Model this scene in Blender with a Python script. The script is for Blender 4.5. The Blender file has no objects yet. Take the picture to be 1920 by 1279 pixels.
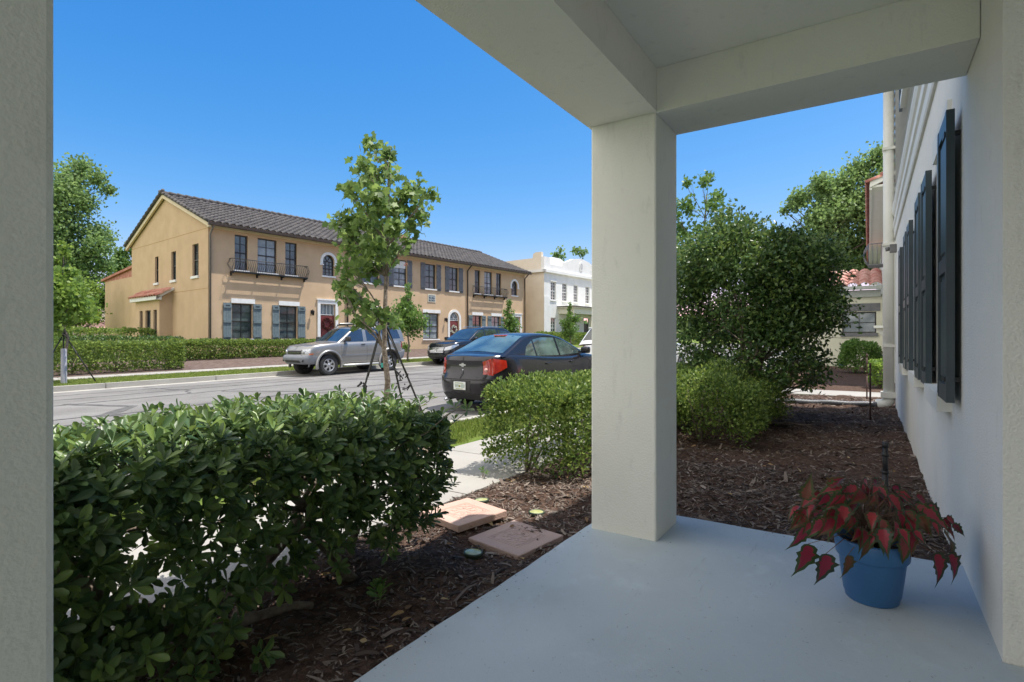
import bpy, bmesh, math, random
import numpy as np
from mathutils import Vector, Matrix
R = math.radians
rnd = random.Random(7)
scene = bpy.context.scene
COL = scene.collection

# ---------------------------------------------------------------- camera
EYE = 1.24
cam = bpy.data.cameras.new('camera')
camo = bpy.data.objects.new('camera', cam)
COL.objects.link(camo)
camo.location = (0, 0, EYE)
camo.rotation_euler = (R(90), 0, 0)
cam.sensor_width = 36
cam.lens = 36 * 1022 / 1920
cam.shift_y = -0.0018
cam.clip_start = 0.05
cam.clip_end = 2000
scene.camera = camo
scene.render.resolution_x = 1024
scene.render.resolution_y = 682

# ---------------------------------------------------------------- sky, sun, exposure
SUN_EL = R(70)
SX, SY = 0.99, 0.12                       # horizontal direction towards the sun
w = bpy.data.worlds.new("World")
scene.world = w
w.use_nodes = True
nt = w.node_tree
bg = nt.nodes['Background']
sky = nt.nodes.new('ShaderNodeTexSky')
sky.sky_type = 'NISHITA'
sky.sun_disc = False
sky.sun_elevation = SUN_EL
sky.sun_rotation = math.atan2(SX, SY)
sky.altitude = 0
sky.air_density = 1.0
sky.dust_density = 0.35
sky.ozone_density = 2.6
bg.inputs[1].default_value = 0.15
# deeper blue clear sky, with bright clouds added out of view, behind and left, to fill the porch shade
def wn(t, **k):
    n = nt.nodes.new(t)
    for a, b in k.items(): setattr(n, a, b)
    return n
L_ = nt.links.new
m1 = wn('ShaderNodeVectorMath', operation='SCALE'); m1.inputs['Scale'].default_value = 0.15
L_(sky.outputs[0], m1.inputs[0])
sp_ = wn('ShaderNodeSeparateColor'); L_(m1.outputs[0], sp_.inputs[0])
cb_ = wn('ShaderNodeCombineColor')
for i_, (g_, k_) in enumerate(((2.2, 1.06), (1.05, .44), (.6, .485))):
    pw_ = wn('ShaderNodeMath', operation='POWER'); pw_.inputs[1].default_value = g_; L_(sp_.outputs[i_], pw_.inputs[0])
    ml_ = wn('ShaderNodeMath', operation='MULTIPLY'); ml_.inputs[1].default_value = k_ / .15; L_(pw_.outputs[0], ml_.inputs[0]); L_(ml_.outputs[0], cb_.inputs[i_])
m2 = cb_
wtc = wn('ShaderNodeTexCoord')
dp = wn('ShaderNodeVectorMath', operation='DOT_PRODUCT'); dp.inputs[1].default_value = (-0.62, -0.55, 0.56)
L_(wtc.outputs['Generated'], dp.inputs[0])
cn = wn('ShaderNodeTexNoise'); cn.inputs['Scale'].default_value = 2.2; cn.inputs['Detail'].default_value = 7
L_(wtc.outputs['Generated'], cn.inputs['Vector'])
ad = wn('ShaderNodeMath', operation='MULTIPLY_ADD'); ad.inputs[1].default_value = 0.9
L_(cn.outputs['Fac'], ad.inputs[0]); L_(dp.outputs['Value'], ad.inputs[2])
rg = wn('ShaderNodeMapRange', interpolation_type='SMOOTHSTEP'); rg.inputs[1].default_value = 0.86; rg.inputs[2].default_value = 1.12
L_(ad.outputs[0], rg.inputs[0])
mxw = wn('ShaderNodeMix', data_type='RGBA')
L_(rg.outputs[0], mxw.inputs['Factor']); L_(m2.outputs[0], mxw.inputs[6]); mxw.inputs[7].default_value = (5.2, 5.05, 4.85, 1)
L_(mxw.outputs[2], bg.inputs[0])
sl = bpy.data.lights.new('sun', 'SUN')
sl.energy = 2.9
sl.angle = R(0.5)
sl.color = (1.0, 0.95, 0.87)
so = bpy.data.objects.new('sun', sl)
COL.objects.link(so)
sv = Vector((SX * math.cos(SUN_EL), SY * math.cos(SUN_EL), math.sin(SUN_EL)))
so.rotation_euler = sv.to_track_quat('Z', 'Y').to_euler()
so.location = (5, 0, 30)
vs = scene.view_settings
vs.view_transform = 'Standard'
vs.look = 'None'
vs.gamma = 1
vs.exposure = 1.22

# ---------------------------------------------------------------- frames
# local x runs along the porch / street, local y to its left, away from the house wall
def frame(theta, ox=0.0, oy=0.0):
    return Matrix.Translation((ox, oy, 0)) @ Matrix.Rotation(R(90 - theta), 4, 'Z')
PF = frame(33.2)      # porch
SF = frame(38.4)      # street and the row of houses over the road
WF = Matrix.Identity(4)

def K(u):
    return 0.0175 * (max(-30, min(48, u)) - 7.2)
def sm(a, b, x):
    t = max(0.0, min(1.0, (x - a) / (b - a)))
    return t * t * (3 - 2 * t)
def G(u, v):                               # ground height in the street frame
    return K(u) * sm(3.5, 8, v) + 0.3 * sm(19.5, 26.5, v)
KN, KF = 5.9, 18.9                          # near and far kerb lines
def roadz(u, v):
    t = (v - KN) / (KF - KN)
    return G(u, max(v, 6.5) if v < 12 else min(v, 18.9)) - 0.11 + 0.05 * math.sin(max(0, min(1, t)) * math.pi) - 0.02

# ---------------------------------------------------------------- materials
MATS = {}
def link(nt, a, b): nt.links.new(a, b)
def mat(name, col, rough=0.7, metal=0.0, col2=None, scale=8.0, bump=0.0, bscale=60.0, spec=0.5,
        coat=0.0, detail=6.0, lo=0.35, hi=0.65, island=None, transl=0.0, alpha=None):
    if name in MATS: return MATS[name]
    m = bpy.data.materials.new(name)
    m.use_nodes = True
    nt = m.node_tree
    p = nt.nodes['Principled BSDF']
    out = nt.nodes['Material Output']
    p.inputs['Base Color'].default_value = (*col, 1)
    p.inputs['Roughness'].default_value = rough
    p.inputs['Metallic'].default_value = metal
    p.inputs['Specular IOR Level'].default_value = spec
    p.inputs['Coat Weight'].default_value = coat
    p.inputs['Coat Roughness'].default_value = 0.05
    tc = nt.nodes.new('ShaderNodeTexCoord')
    csock = None
    if col2 is not None:
        n = nt.nodes.new('ShaderNodeTexNoise'); n.inputs['Scale'].default_value = scale; n.inputs['Detail'].default_value = detail
        link(nt, tc.outputs['Object'], n.inputs['Vector'])
        r = nt.nodes.new('ShaderNodeValToRGB')
        r.color_ramp.elements[0].position = lo; r.color_ramp.elements[0].color = (*col, 1)
        r.color_ramp.elements[1].position = hi; r.color_ramp.elements[1].color = (*col2, 1)
        link(nt, n.outputs['Fac'], r.inputs['Fac'])
        csock = r.outputs['Color']
    if island is not None:
        g = nt.nodes.new('ShaderNodeNewGeometry')
        r = nt.nodes.new('ShaderNodeValToRGB')
        els = r.color_ramp.elements
        k = len(island)
        els[0].position = 0; els[0].color = (*island[0], 1)
        els[1].position = 1; els[1].color = (*island[-1], 1)
        for i in range(1, k - 1):
            e = els.new(i / (k - 1)); e.color = (*island[i], 1)
        link(nt, g.outputs['Random Per Island'], r.inputs['Fac'])
        csock = r.outputs['Color']
    if csock is not None:
        link(nt, csock, p.inputs['Base Color'])
    if bump > 0:
        n2 = nt.nodes.new('ShaderNodeTexNoise'); n2.inputs['Scale'].default_value = bscale; n2.inputs['Detail'].default_value = 5
        link(nt, tc.outputs['Object'], n2.inputs['Vector'])
        b = nt.nodes.new('ShaderNodeBump'); b.inputs['Strength'].default_value = bump; b.inputs['Distance'].default_value = 0.02
        link(nt, n2.outputs['Fac'], b.inputs['Height'])
        link(nt, b.outputs['Normal'], p.inputs['Normal'])
    if transl > 0:
        t = nt.nodes.new('ShaderNodeBsdfTranslucent')
        mx = nt.nodes.new('ShaderNodeMixShader'); mx.inputs[0].default_value = transl
        if csock is not None:
            hs = nt.nodes.new('ShaderNodeHueSaturation'); hs.inputs['Value'].default_value = 1.6; hs.inputs['Hue'].default_value = 0.485
            link(nt, csock, hs.inputs['Color']); link(nt, hs.outputs[0], t.inputs[0])
        else:
            t.inputs[0].default_value = (*[c * 1.6 for c in col], 1)
        link(nt, p.outputs[0], mx.inputs[1]); link(nt, t.outputs[0], mx.inputs[2]); link(nt, mx.outputs[0], out.inputs[0])
    MATS[name] = m
    return m

def stucco(name, c1, c2, bump=0.35, streak=None, gs=110):
    """painted render: broad tone drift, fine grain bump, faint dirt specks"""
    if name in MATS: return MATS[name]
    m = mat(name, c1, 0.85, col2=c2, scale=1.3, bump=bump, bscale=gs, spec=0.25, detail=8)
    nt = m.node_tree; p = nt.nodes['Principled BSDF']
    ramp = [l.from_socket for l in nt.links if l.to_socket == p.inputs['Base Color']][0]
    tc = [n for n in nt.nodes if n.type == 'TEX_COORD'][0]
    n = nt.nodes.new('ShaderNodeTexNoise'); n.inputs['Scale'].default_value = 14; n.inputs['Detail'].default_value = 10; n.inputs['Roughness'].default_value = 0.75
    mp = nt.nodes.new('ShaderNodeMapping'); mp.inputs['Scale'].default_value = (1, 1, 0.35)
    link(nt, tc.outputs['Object'], mp.inputs[0]); link(nt, mp.outputs[0], n.inputs['Vector'])
    r = nt.nodes.new('ShaderNodeValToRGB')
    r.color_ramp.elements[0].position = 0.56; r.color_ramp.elements[0].color = (0, 0, 0, 1)
    r.color_ramp.elements[1].position = 0.8; r.color_ramp.elements[1].color = (0.5, 0.5, 0.5, 1)
    mx = nt.nodes.new('ShaderNodeMix'); mx.data_type = 'RGBA'
    link(nt, n.outputs['Fac'], r.inputs[0]); link(nt, r.outputs[0], mx.inputs['Factor'])
    link(nt, ramp, mx.inputs[6]); mx.inputs[7].default_value = (*(streak or [c * 0.6 for c in c1]), 1)
    link(nt, mx.outputs[2], p.inputs['Base Color'])
    return m

def scuffed(name, base, light, dark):
    m = stucco(name, base, light, 0.10, [c * 1.12 for c in light], 140)
    nt = m.node_tree; p = nt.nodes['Principled BSDF']
    prev = [l.from_socket for l in nt.links if l.to_socket == p.inputs['Base Color']][0]
    tc = [n for n in nt.nodes if n.type == 'TEX_COORD'][0]
    def layer(prev, scale, lo, hi, amt, col, st=(1, 1, 1), det=8):
        mp = nt.nodes.new('ShaderNodeMapping'); mp.inputs['Scale'].default_value = st; link(nt, tc.outputs['Object'], mp.inputs[0])
        n = nt.nodes.new('ShaderNodeTexNoise'); n.inputs['Scale'].default_value = scale; n.inputs['Detail'].default_value = det; n.inputs['Roughness'].default_value = .7
        link(nt, mp.outputs[0], n.inputs['Vector'])
        r = nt.nodes.new('ShaderNodeMapRange'); r.inputs[1].default_value = lo; r.inputs[2].default_value = hi; r.inputs[4].default_value = amt; link(nt, n.outputs['Fac'], r.inputs[0])
        x = nt.nodes.new('ShaderNodeMix'); x.data_type = 'RGBA'; link(nt, r.outputs[0], x.inputs['Factor']); link(nt, prev, x.inputs[6]); x.inputs[7].default_value = (*col, 1)
        return x.outputs[2]
    prev = layer(prev, 1.1, .5, .75, .55, dark); prev = layer(prev, 3.5, .58, .7, .35, [c * 1.25 for c in light]); prev = layer(prev, 48, .66, .72, .6, [c * .45 for c in dark], (1, 1, 1), 3)
    prev = layer(prev, 6, .64, .68, .3, [c * .6 for c in dark], (.25, 2.5, 1))
    link(nt, prev, p.inputs['Base Color']); p.inputs['Roughness'].default_value = .62
    return m

M = dict(
    porch=stucco('porch_paint', (0.735, 0.735, 0.67), (0.78, 0.78, 0.715), 0.22),
    wallw=stucco('house_render', (0.76, 0.75, 0.70), (0.81, 0.80, 0.75), 0.4),
    ceil=stucco('ceiling_paint', (0.74, 0.74, 0.67), (0.77, 0.77, 0.70), 0.12),
    trimw=mat('cream_trim', (0.68, 0.68, 0.63), 0.6, col2=(0.73, 0.73, 0.68), scale=3),
    siding=mat('lap_siding_paint', (0.58, 0.59, 0.58), 0.6, col2=(0.64, 0.65, 0.64), scale=3),
    slab=scuffed('slab_paint', (0.44, 0.50, 0.54), (0.50, 0.56, 0.60), (0.36, 0.41, 0.43)),
    shut=mat('dark_shutter_paint', (0.035, 0.052, 0.062), 0.42, col2=(0.045, 0.065, 0.075), scale=9),
    yellow=stucco('yellow_render', (0.52, 0.375, 0.235), (0.58, 0.42, 0.27), 0.3),
    white=mat('white_trim', (0.78, 0.78, 0.76), 0.55, col2=(0.70, 0.70, 0.68), scale=5, bump=0.05),
    cream=mat('cream_cornice', (0.66, 0.56, 0.38), 0.6, col2=(0.6, 0.5, 0.34), scale=4),
    brown=mat('brown_metal', (0.05, 0.038, 0.032), 0.45, col2=(0.07, 0.052, 0.044), scale=7),
    blackm=mat('black_metal', (0.018, 0.018, 0.02), 0.45, metal=0.3, col2=(0.03, 0.03, 0.03), scale=30),
    winframe=mat('dark_window_frame', (0.022, 0.02, 0.02), 0.4, col2=(0.03, 0.028, 0.026), scale=9),
    glass=mat('window_glass', (0.03, 0.04, 0.045), 0.04, spec=1.0, col2=(0.10, 0.13, 0.13), scale=1.4),
    curtain=mat('window_glass_curtained', (0.12, 0.15, 0.17), 0.08, spec=0.9, col2=(0.30, 0.34, 0.36), scale=2.2),
    gshut=mat('grey_green_shutter', (0.12, 0.16, 0.175), 0.6, col2=(0.16, 0.20, 0.21), scale=6),
    gshut2=mat('grey_shutter', (0.12, 0.13, 0.14), 0.6, col2=(0.16, 0.16, 0.17), scale=6),
    red=mat('red_door_paint', (0.16, 0.032, 0.03), 0.45, col2=(0.19, 0.042, 0.038), scale=4),
    tile=mat('grey_brown_roof_tile', (0.045, 0.042, 0.044), 0.8, col2=(0.10, 0.092, 0.09), scale=2.2, bump=0.3, bscale=30),
    rtile=mat('terracotta_roof_tile', (0.36, 0.12, 0.08), 0.75, col2=(0.5, 0.24, 0.17), scale=3, bump=0.3, bscale=30),
    bwhite=stucco('white_render', (0.68, 0.68, 0.66), (0.76, 0.76, 0.74), 0.2),
    btan=stucco('tan_render', (0.64, 0.57, 0.46), (0.70, 0.63, 0.52), 0.2),
    asphalt=None, concrete=None,
    bark=mat('bark', (0.13, 0.10, 0.075), 0.9, col2=(0.24, 0.20, 0.16), scale=25, bump=0.8, bscale=50),
    darkbark=mat('dark_bark', (0.06, 0.045, 0.035), 0.9, col2=(0.12, 0.095, 0.075), scale=25, bump=0.8, bscale=50),
    rubber=mat('tyre_rubber', (0.018, 0.018, 0.018), 0.75, col2=(0.03, 0.03, 0.03), scale=12),
    alloy=mat('alloy_wheel', (0.55, 0.56, 0.58), 0.3, metal=0.8, col2=(0.45, 0.46, 0.48), scale=12),
    chrome=mat('chrome', (0.75, 0.76, 0.78), 0.12, metal=1.0, col2=(0.7, 0.7, 0.72), scale=8),
    cglass=mat('car_glass', (0.012, 0.018, 0.02), 0.03, spec=1.0, coat=0.6, col2=(0.03, 0.045, 0.045), scale=2.5),
    dark=mat('dark_plastic', (0.02, 0.02, 0.021), 0.6, col2=(0.03, 0.03, 0.03), scale=12),
)

# ---------------------------------------------------------------- mesh builder
class MB:
    def __init__(s): s.v = []; s.f = []; s.mi = []; s.sm = []; s.cur = 0; s.smooth = False
    def add(s, vs, fs):
        o = len(s.v)
        s.v.extend([tuple(a) for a in vs])
        for f in fs:
            s.f.append(tuple(o + i for i in f)); s.mi.append(s.cur); s.sm.append(s.smooth)
        return s
    def quad(s, a, b, c, d): return s.add([a, b, c, d], [(0, 1, 2, 3)])
    def box(s, x0, x1, y0, y1, z0, z1):
        if x0 > x1: x0, x1 = x1, x0
        if y0 > y1: y0, y1 = y1, y0
        if z0 > z1: z0, z1 = z1, z0
        return s.add([(x0, y0, z0), (x1, y0, z0), (x1, y1, z0), (x0, y1, z0), (x0, y0, z1), (x1, y0, z1), (x1, y1, z1), (x0, y1, z1)],
                     [(0, 3, 2, 1), (4, 5, 6, 7), (0, 1, 5, 4), (1, 2, 6, 5), (2, 3, 7, 6), (3, 0, 4, 7)])
    def bbox(s, x0, x1, y0, y1, z0, z1, b=0.01, seg=2):
        bm = bmesh.new()
        bmesh.ops.create_cube(bm, size=1)
        for v in bm.verts:
            v.co = Vector(((x0 + x1) / 2 + v.co.x * abs(x1 - x0), (y0 + y1) / 2 + v.co.y * abs(y1 - y0), (z0 + z1) / 2 + v.co.z * abs(z1 - z0)))
        bmesh.ops.bevel(bm, geom=bm.edges[:], offset=b, segments=seg, affect='EDGES', profile=0.5)
        bm.verts.ensure_lookup_table()
        for i, v in enumerate(bm.verts): v.index = i
        s.add([v.co[:] for v in bm.verts], [[v.index for v in f.verts] for f in bm.faces])
        bm.free(); return s
    def tube(s, pts, rad, n=8, cap=True):
        pts = [Vector(p) for p in pts]
        if not hasattr(rad, '__len__'): rad = [rad] * len(pts)
        rings = []; ref = None
        for i, p in enumerate(pts):
            d = (pts[min(i + 1, len(pts) - 1)] - pts[max(i - 1, 0)])
            if d.length < 1e-9: d = Vector((0, 0, 1))
            d.normalize()
            if ref is None:
                ref = Vector((0, 0, 1)) if abs(d.z) < 0.9 else Vector((1, 0, 0))
            x = d.cross(ref)
            if x.length < 1e-4: x = d.cross(Vector((0, 1, 0)))
            x.normalize(); y = d.cross(x).normalized(); ref = -y if False else y.cross(d) * 0 + ref
            rings.append([p + (x * math.cos(2 * math.pi * k / n) + y * math.sin(2 * math.pi * k / n)) * rad[i] for k in range(n)])
        vs = [q for r in rings for q in r]; fs = []
        for i in range(len(pts) - 1):
            for k in range(n):
                a = i * n + k; b = i * n + (k + 1) % n
                fs.append((a, b, b + n, a + n))
        if cap:
            fs.append(tuple(range(n - 1, -1, -1))); fs.append(tuple((len(pts) - 1) * n + k for k in range(n)))
        sm0 = s.smooth; s.smooth = True; s.add(vs, fs); s.smooth = sm0
        return s
    def lathe(s, prof, n=32, M4=None, ax='z', close=False):
        """prof: list of (radius, height)"""
        vs = []; fs = []
        for r, h in prof:
            for k in range(n):
                a = 2 * math.pi * k / n
                p = (r * math.cos(a), r * math.sin(a), h)
                if ax == 'y': p = (p[0], p[2], p[1])
                vs.append(Vector(p) if M4 is None else M4 @ Vector(p))
        for i in range(len(prof) - 1):
            for k in range(n):
                a = i * n + k; b = i * n + (k + 1) % n
                fs.append((a, b, b + n, a + n))
        sm0 = s.smooth; s.smooth = True; s.add(vs, fs); s.smooth = sm0
        return s
    def prism(s, poly, fn, d0, d1):
        """poly in 2-D, fn(a,b,d) -> 3-D"""
        n = len(poly)
        vs = [fn(a, b, d0) for a, b in poly] + [fn(a, b, d1) for a, b in poly]
        fs = [tuple(range(n)), tuple(range(2 * n - 1, n - 1, -1))] + [(i, (i + 1) % n, n + (i + 1) % n, n + i) for i in range(n)]
        return s.add(vs, fs)
    def grid(s, rows):
        nr = len(rows); nc = len(rows[0])
        return s.add([p for r in rows for p in r], [(i * nc + j, i * nc + j + 1, (i + 1) * nc + j + 1, (i + 1) * nc + j) for i in range(nr - 1) for j in range(nc - 1)])

def mesh_from(name, mb, mats, off=(0, 0, 0), angle=None):
    me = bpy.data.meshes.new(name)
    o = Vector(off)
    me.from_pydata([tuple(Vector(v) - o) for v in mb.v], [], mb.f)
    for m in (mats if isinstance(mats, (list, tuple)) else [mats]): me.materials.append(m)
    me.polygons.foreach_set('material_index', mb.mi)
    me.polygons.foreach_set('use_smooth', mb.sm)
    if angle is not None:
        me.polygons.foreach_set('use_smooth', [True] * len(mb.f))
        me.set_sharp_from_angle(angle=R(angle))
    me.update()
    return me

def tag(o, label=None, cat=None, group=None, kind=None):
    if label: o['label'] = label
    if cat: o['category'] = cat
    if group: o['group'] = group
    if kind: o['kind'] = kind
    return o

class Thing:
    """an Empty at the base of a thing; its parts are given in frame coordinates"""
    def __init__(s, name, label, cat, fr, base, group=None, rot=0.0):
        s.base = Vector(base); s.fr = fr
        s.o = bpy.data.objects.new(name, None); COL.objects.link(s.o)
        s.o.empty_display_size = 0.2
        s.o.matrix_world = fr @ Matrix.Translation(base)
        tag(s.o, label, cat, group)
    def part(s, name, mb, mats, parent=None, label=None, angle=None):
        me = mesh_from(name, mb, mats, s.base, angle)
        o = bpy.data.objects.new(name, me); COL.objects.link(o)
        o.parent = parent if parent is not None else s.o
        if label: o['label'] = label
        return o

def single(name, mb, mats, label, cat, fr=WF, base=(0, 0, 0), group=None, kind=None, angle=None):
    me = mesh_from(name, mb, mats, base, angle)
    o = bpy.data.objects.new(name, me); COL.objects.link(o)
    o.matrix_world = fr @ Matrix.Translation(base)
    tag(o, label, cat, group, kind)
    return o

def fast_mesh(name, V, F, mats, smooth=False, mi=None):
    """numpy arrays: V (n,3); F (m,k)"""
    me = bpy.data.meshes.new(name)
    me.vertices.add(len(V)); me.vertices.foreach_set('co', V.astype(np.float32).ravel())
    k = F.shape[1]
    me.loops.add(F.size); me.loops.foreach_set('vertex_index', F.astype(np.int32).ravel())
    me.polygons.add(len(F)); me.polygons.foreach_set('loop_start', np.arange(0, F.size, k, dtype=np.int32))
    if smooth: me.polygons.foreach_set('use_smooth', np.ones(len(F), dtype=bool))
    for m in (mats if isinstance(mats, (list, tuple)) else [mats]): me.materials.append(m)
    if mi is not None: me.polygons.foreach_set('material_index', mi.astype(np.int32))
    me.update(calc_edges=True); me.validate()
    return me

# ---------------------------------------------------------------- foliage
NR = np.random.default_rng(11)
# leaf outlines: (x across, y along, z fold)
LEAF4 = (np.array([(0, 0, 0), (-.5, .5, .12), (0, 1, 0), (.5, .5, .12)]), np.array([(0, 1, 2), (0, 2, 3)]))
LEAF8 = (np.array([(0, 0, 0), (-.28, .35, .07), (-.5, .68, .10), (-.30, .93, .06), (0, 1.0, 0.0), (.30, .93, .06), (.5, .68, .10), (.28, .35, .07), (0, .6, 0)]),
         np.array([(0, 8, 1), (1, 8, 2), (2, 8, 3), (3, 8, 4), (4, 8, 5), (5, 8, 6), (6, 8, 7), (7, 8, 0)]))
LEAFM = (np.array([(0, 0, 0), (-.45, .1, .05), (-.28, .38, .03), (-.62, .55, .06), (-.25, .7, .03), (0, 1.1, 0), (.25, .7, .03), (.62, .55, .06), (.28, .38, .03), (.45, .1, .05)]),
         np.array([(0, 2, 1), (0, 8, 2), (0, 9, 8), (2, 4, 3), (2, 8, 4), (8, 6, 4), (8, 7, 6), (4, 6, 5)]))

def leaves(P, D, size, width=0.5, shape=LEAF4, roll=math.pi, szvar=0.3, up=None, droop=0.0):
    """P (n,3) base points; D (n,3) growth directions -> V,F"""
    n = len(P)
    D = D / (np.linalg.norm(D, axis=1, keepdims=True) + 1e-9)
    if droop: D = D + np.array([0, 0, -droop]); D /= np.linalg.norm(D, axis=1, keepdims=True)
    ref = np.tile(np.array([0., 0., 1.]), (n, 1)) if up is None else up
    ref = ref + NR.normal(0, 0.25, (n, 3))
    X = np.cross(D, ref); X /= (np.linalg.norm(X, axis=1, keepdims=True) + 1e-9)
    Z = np.cross(X, D)
    a = NR.uniform(-roll, roll, n)[:, None]
    X2 = X * np.cos(a) + Z * np.sin(a); Z2 = -X * np.sin(a) + Z * np.cos(a)
    s = size * NR.uniform(1 - szvar, 1 + szvar, n)
    L, T = shape
    V = P[:, None, :] + s[:, None, None] * (L[None, :, 0, None] * 2 * width * X2[:, None, :] + L[None, :, 1, None] * D[:, None, :] + L[None, :, 2, None] * Z2[:, None, :])
    F = (T[None, :, :] + (np.arange(n) * len(L))[:, None, None]).reshape(-1, 3)
    return V.reshape(-1, 3), F

def join(parts):
    Vs, Fs, o = [], [], 0
    for V, F in parts:
        Vs.append(V); Fs.append(F + o); o += len(V)
    return np.concatenate(Vs), np.concatenate(Fs)

def sph(n):
    d = NR.normal(0, 1, (n, 3)); return d / np.linalg.norm(d, axis=1, keepdims=True)

def vnoise(P, f, seed=0):
    """cheap smooth lump field in [-1,1]"""
    r = np.random.default_rng(seed); out = np.zeros(len(P))
    for i in range(6):
        k = r.normal(0, 1, 3); k /= np.linalg.norm(k)
        out += np.sin(P @ k * f * (0.7 + 0.25 * i) + r.uniform(0, 6.28))
    return out / 6 * 1.6

def leafmat(name, cols, transl=0.3, rough=0.45):
    return mat(name, cols[0], rough, island=cols, transl=transl, spec=0.4)

LM = dict(
    big=leafmat('thick_glossy_leaf', [(0.045, 0.09, 0.035), (0.07, 0.13, 0.045), (0.11, 0.18, 0.055), (0.19, 0.28, 0.065), (0.065, 0.12, 0.04), (0.13, 0.18, 0.08)], 0.25, 0.36),
    hedge=leafmat('light_hedge_leaf', [(0.045, 0.09, 0.02), (0.09, 0.155, 0.03), (0.15, 0.23, 0.045), (0.27, 0.34, 0.08)], 0.35, 0.5),
    far=leafmat('far_hedge_leaf', [(0.08, 0.13, 0.03), (0.14, 0.21, 0.045), (0.22, 0.30, 0.06)], 0.35, 0.55),
    shrub=leafmat('ligustrum_leaf', [(0.03, 0.07, 0.022), (0.055, 0.11, 0.03), (0.09, 0.16, 0.045), (0.18, 0.25, 0.06)], 0.25, 0.33),
    maple=leafmat('maple_leaf', [(0.08, 0.14, 0.04), (0.12, 0.20, 0.05), (0.21, 0.30, 0.08), (0.09, 0.17, 0.045)], 0.45, 0.5),
    tip=leafmat('red_young_leaf', [(0.16, 0.05, 0.04), (0.24, 0.10, 0.07), (0.18, 0.14, 0.05)], 0.4, 0.5),
    oak=leafmat('oak_leaf', [(0.10, 0.17, 0.06), (0.15, 0.25, 0.08), (0.22, 0.33, 0.12)], 0.45, 0.55),
    bright=leafmat('bright_young_leaf', [(0.10, 0.18, 0.03), (0.15, 0.25, 0.045), (0.22, 0.32, 0.065)], 0.45, 0.5),
    med=leafmat('mid_green_leaf', [(0.06, 0.13, 0.025), (0.10, 0.19, 0.04), (0.15, 0.25, 0.05)], 0.35, 0.5),
)

def hull(name, fr, box, n, leaf, matk, label, cat='hedge', group=None, round_=0.2, depth=0.18, width=0.45, shape=LEAF4, lump=0.05, seed=3,
         stems=6, base_gap=0.08, gfun=None, stemr=0.018, top_bias=1.0, lowthin=0.0):
    """clipped hedge in a frame: leaves through an outer layer of a rounded box, with woody stems inside"""
    x0, x1, y0, y1, z0, z1 = box
    c = np.array([(x0 + x1) / 2, (y0 + y1) / 2, (z0 + z1) / 2]); h = np.array([(x1 - x0) / 2, (y1 - y0) / 2, (z1 - z0) / 2])
    # faces sampled by area
    A = np.array([h[1] * h[2], h[1] * h[2], h[0] * h[2], h[0] * h[2], h[0] * h[1] * top_bias, h[0] * h[1] * 0.15]); A = A / A.sum()
    k = NR.choice(6, n, p=A)
    p = NR.uniform(-1, 1, (n, 3)); ax = k // 2; sg = np.where(k % 2 == 0, -1.0, 1.0); sg = np.where(k == 4, 1, np.where(k == 5, -1, sg))
    p[np.arange(n), ax] = sg
    q = p * h
    inner = np.clip(q, -(h - round_), h - round_)
    dv = q - inner; dn = np.linalg.norm(dv, axis=1, keepdims=True) + 1e-9
    nrm = dv / dn
    surf = inner + nrm * round_
    lum = vnoise(surf + c, 5.0, seed) * lump + vnoise(surf + c, 13.0, seed + 1) * lump * 0.6
    dep = np.abs(NR.normal(0, 1, n)) * depth * 0.5
    P = c + surf + nrm * (lum - dep)[:, None]
    if lowthin > 0:
        hgt = (P[:, 2] - z0) / (z1 - z0)
        keep = NR.uniform(0, 1, n) > lowthin * np.clip(0.75 - hgt, 0, 1) * (0.8 + 1.2 * (vnoise(P, 6.0, seed + 5) > 0.0))
        P = P[keep]; nrm = nrm[keep]
    D = nrm * 0.6 + sph(len(P)) * 0.8 + np.array([0, 0, 0.35])
    V, F = leaves(P, D, leaf, width, shape)
    base = (c[0], c[1], z0 - base_gap)
    T = Thing(name, label, cat, fr, base, group)
    V -= np.array(base)
    me = fast_mesh('foliage', V, F, LM[matk])
    o = bpy.data.objects.new('foliage', me); COL.objects.link(o); o.parent = T.o
    for i in range(stems):
        mb = MB()
        bx = x0 + round_ + (x1 - x0 - 2 * round_) * ((i + 0.5) / stems) + rnd.uniform(-.1, .1)
        by = c[1] + rnd.uniform(-.3, .3) * h[1]
        for j in range(4):
            tx = bx + rnd.uniform(-.3, .3); ty = c[1] + rnd.uniform(-.85, .85) * h[1]; tz = z0 + (z1 - z0) * rnd.uniform(.55, .93)
            m1 = (bx + (tx - bx) * .35 + rnd.uniform(-.05, .05), by + (ty - by) * .3 + rnd.uniform(-.05, .05), z0 + (tz - z0) * .4)
            mb.tube([(bx, by, z0 - base_gap - 0.05), m1, (tx, ty, tz)], [stemr, stemr * .7, stemr * .25], 6)
        T.part('stem', mb, M['bark'])
    return T

def limb(mb, p0, p1, r0, r1, wob=0.08, n=5, sides=7):
    p0 = Vector(p0); p1 = Vector(p1); L = (p1 - p0).length
    pts = []; rad = []
    for i in range(n + 1):
        t = i / n
        j = Vector((rnd.uniform(-1, 1), rnd.uniform(-1, 1), rnd.uniform(-.5, .5))) * wob * L * (math.sin(t * math.pi))
        pts.append(p0.lerp(p1, t) + j); rad.append(r0 + (r1 - r0) * t)
    mb.tube(pts, rad, sides)
    return pts

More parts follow.
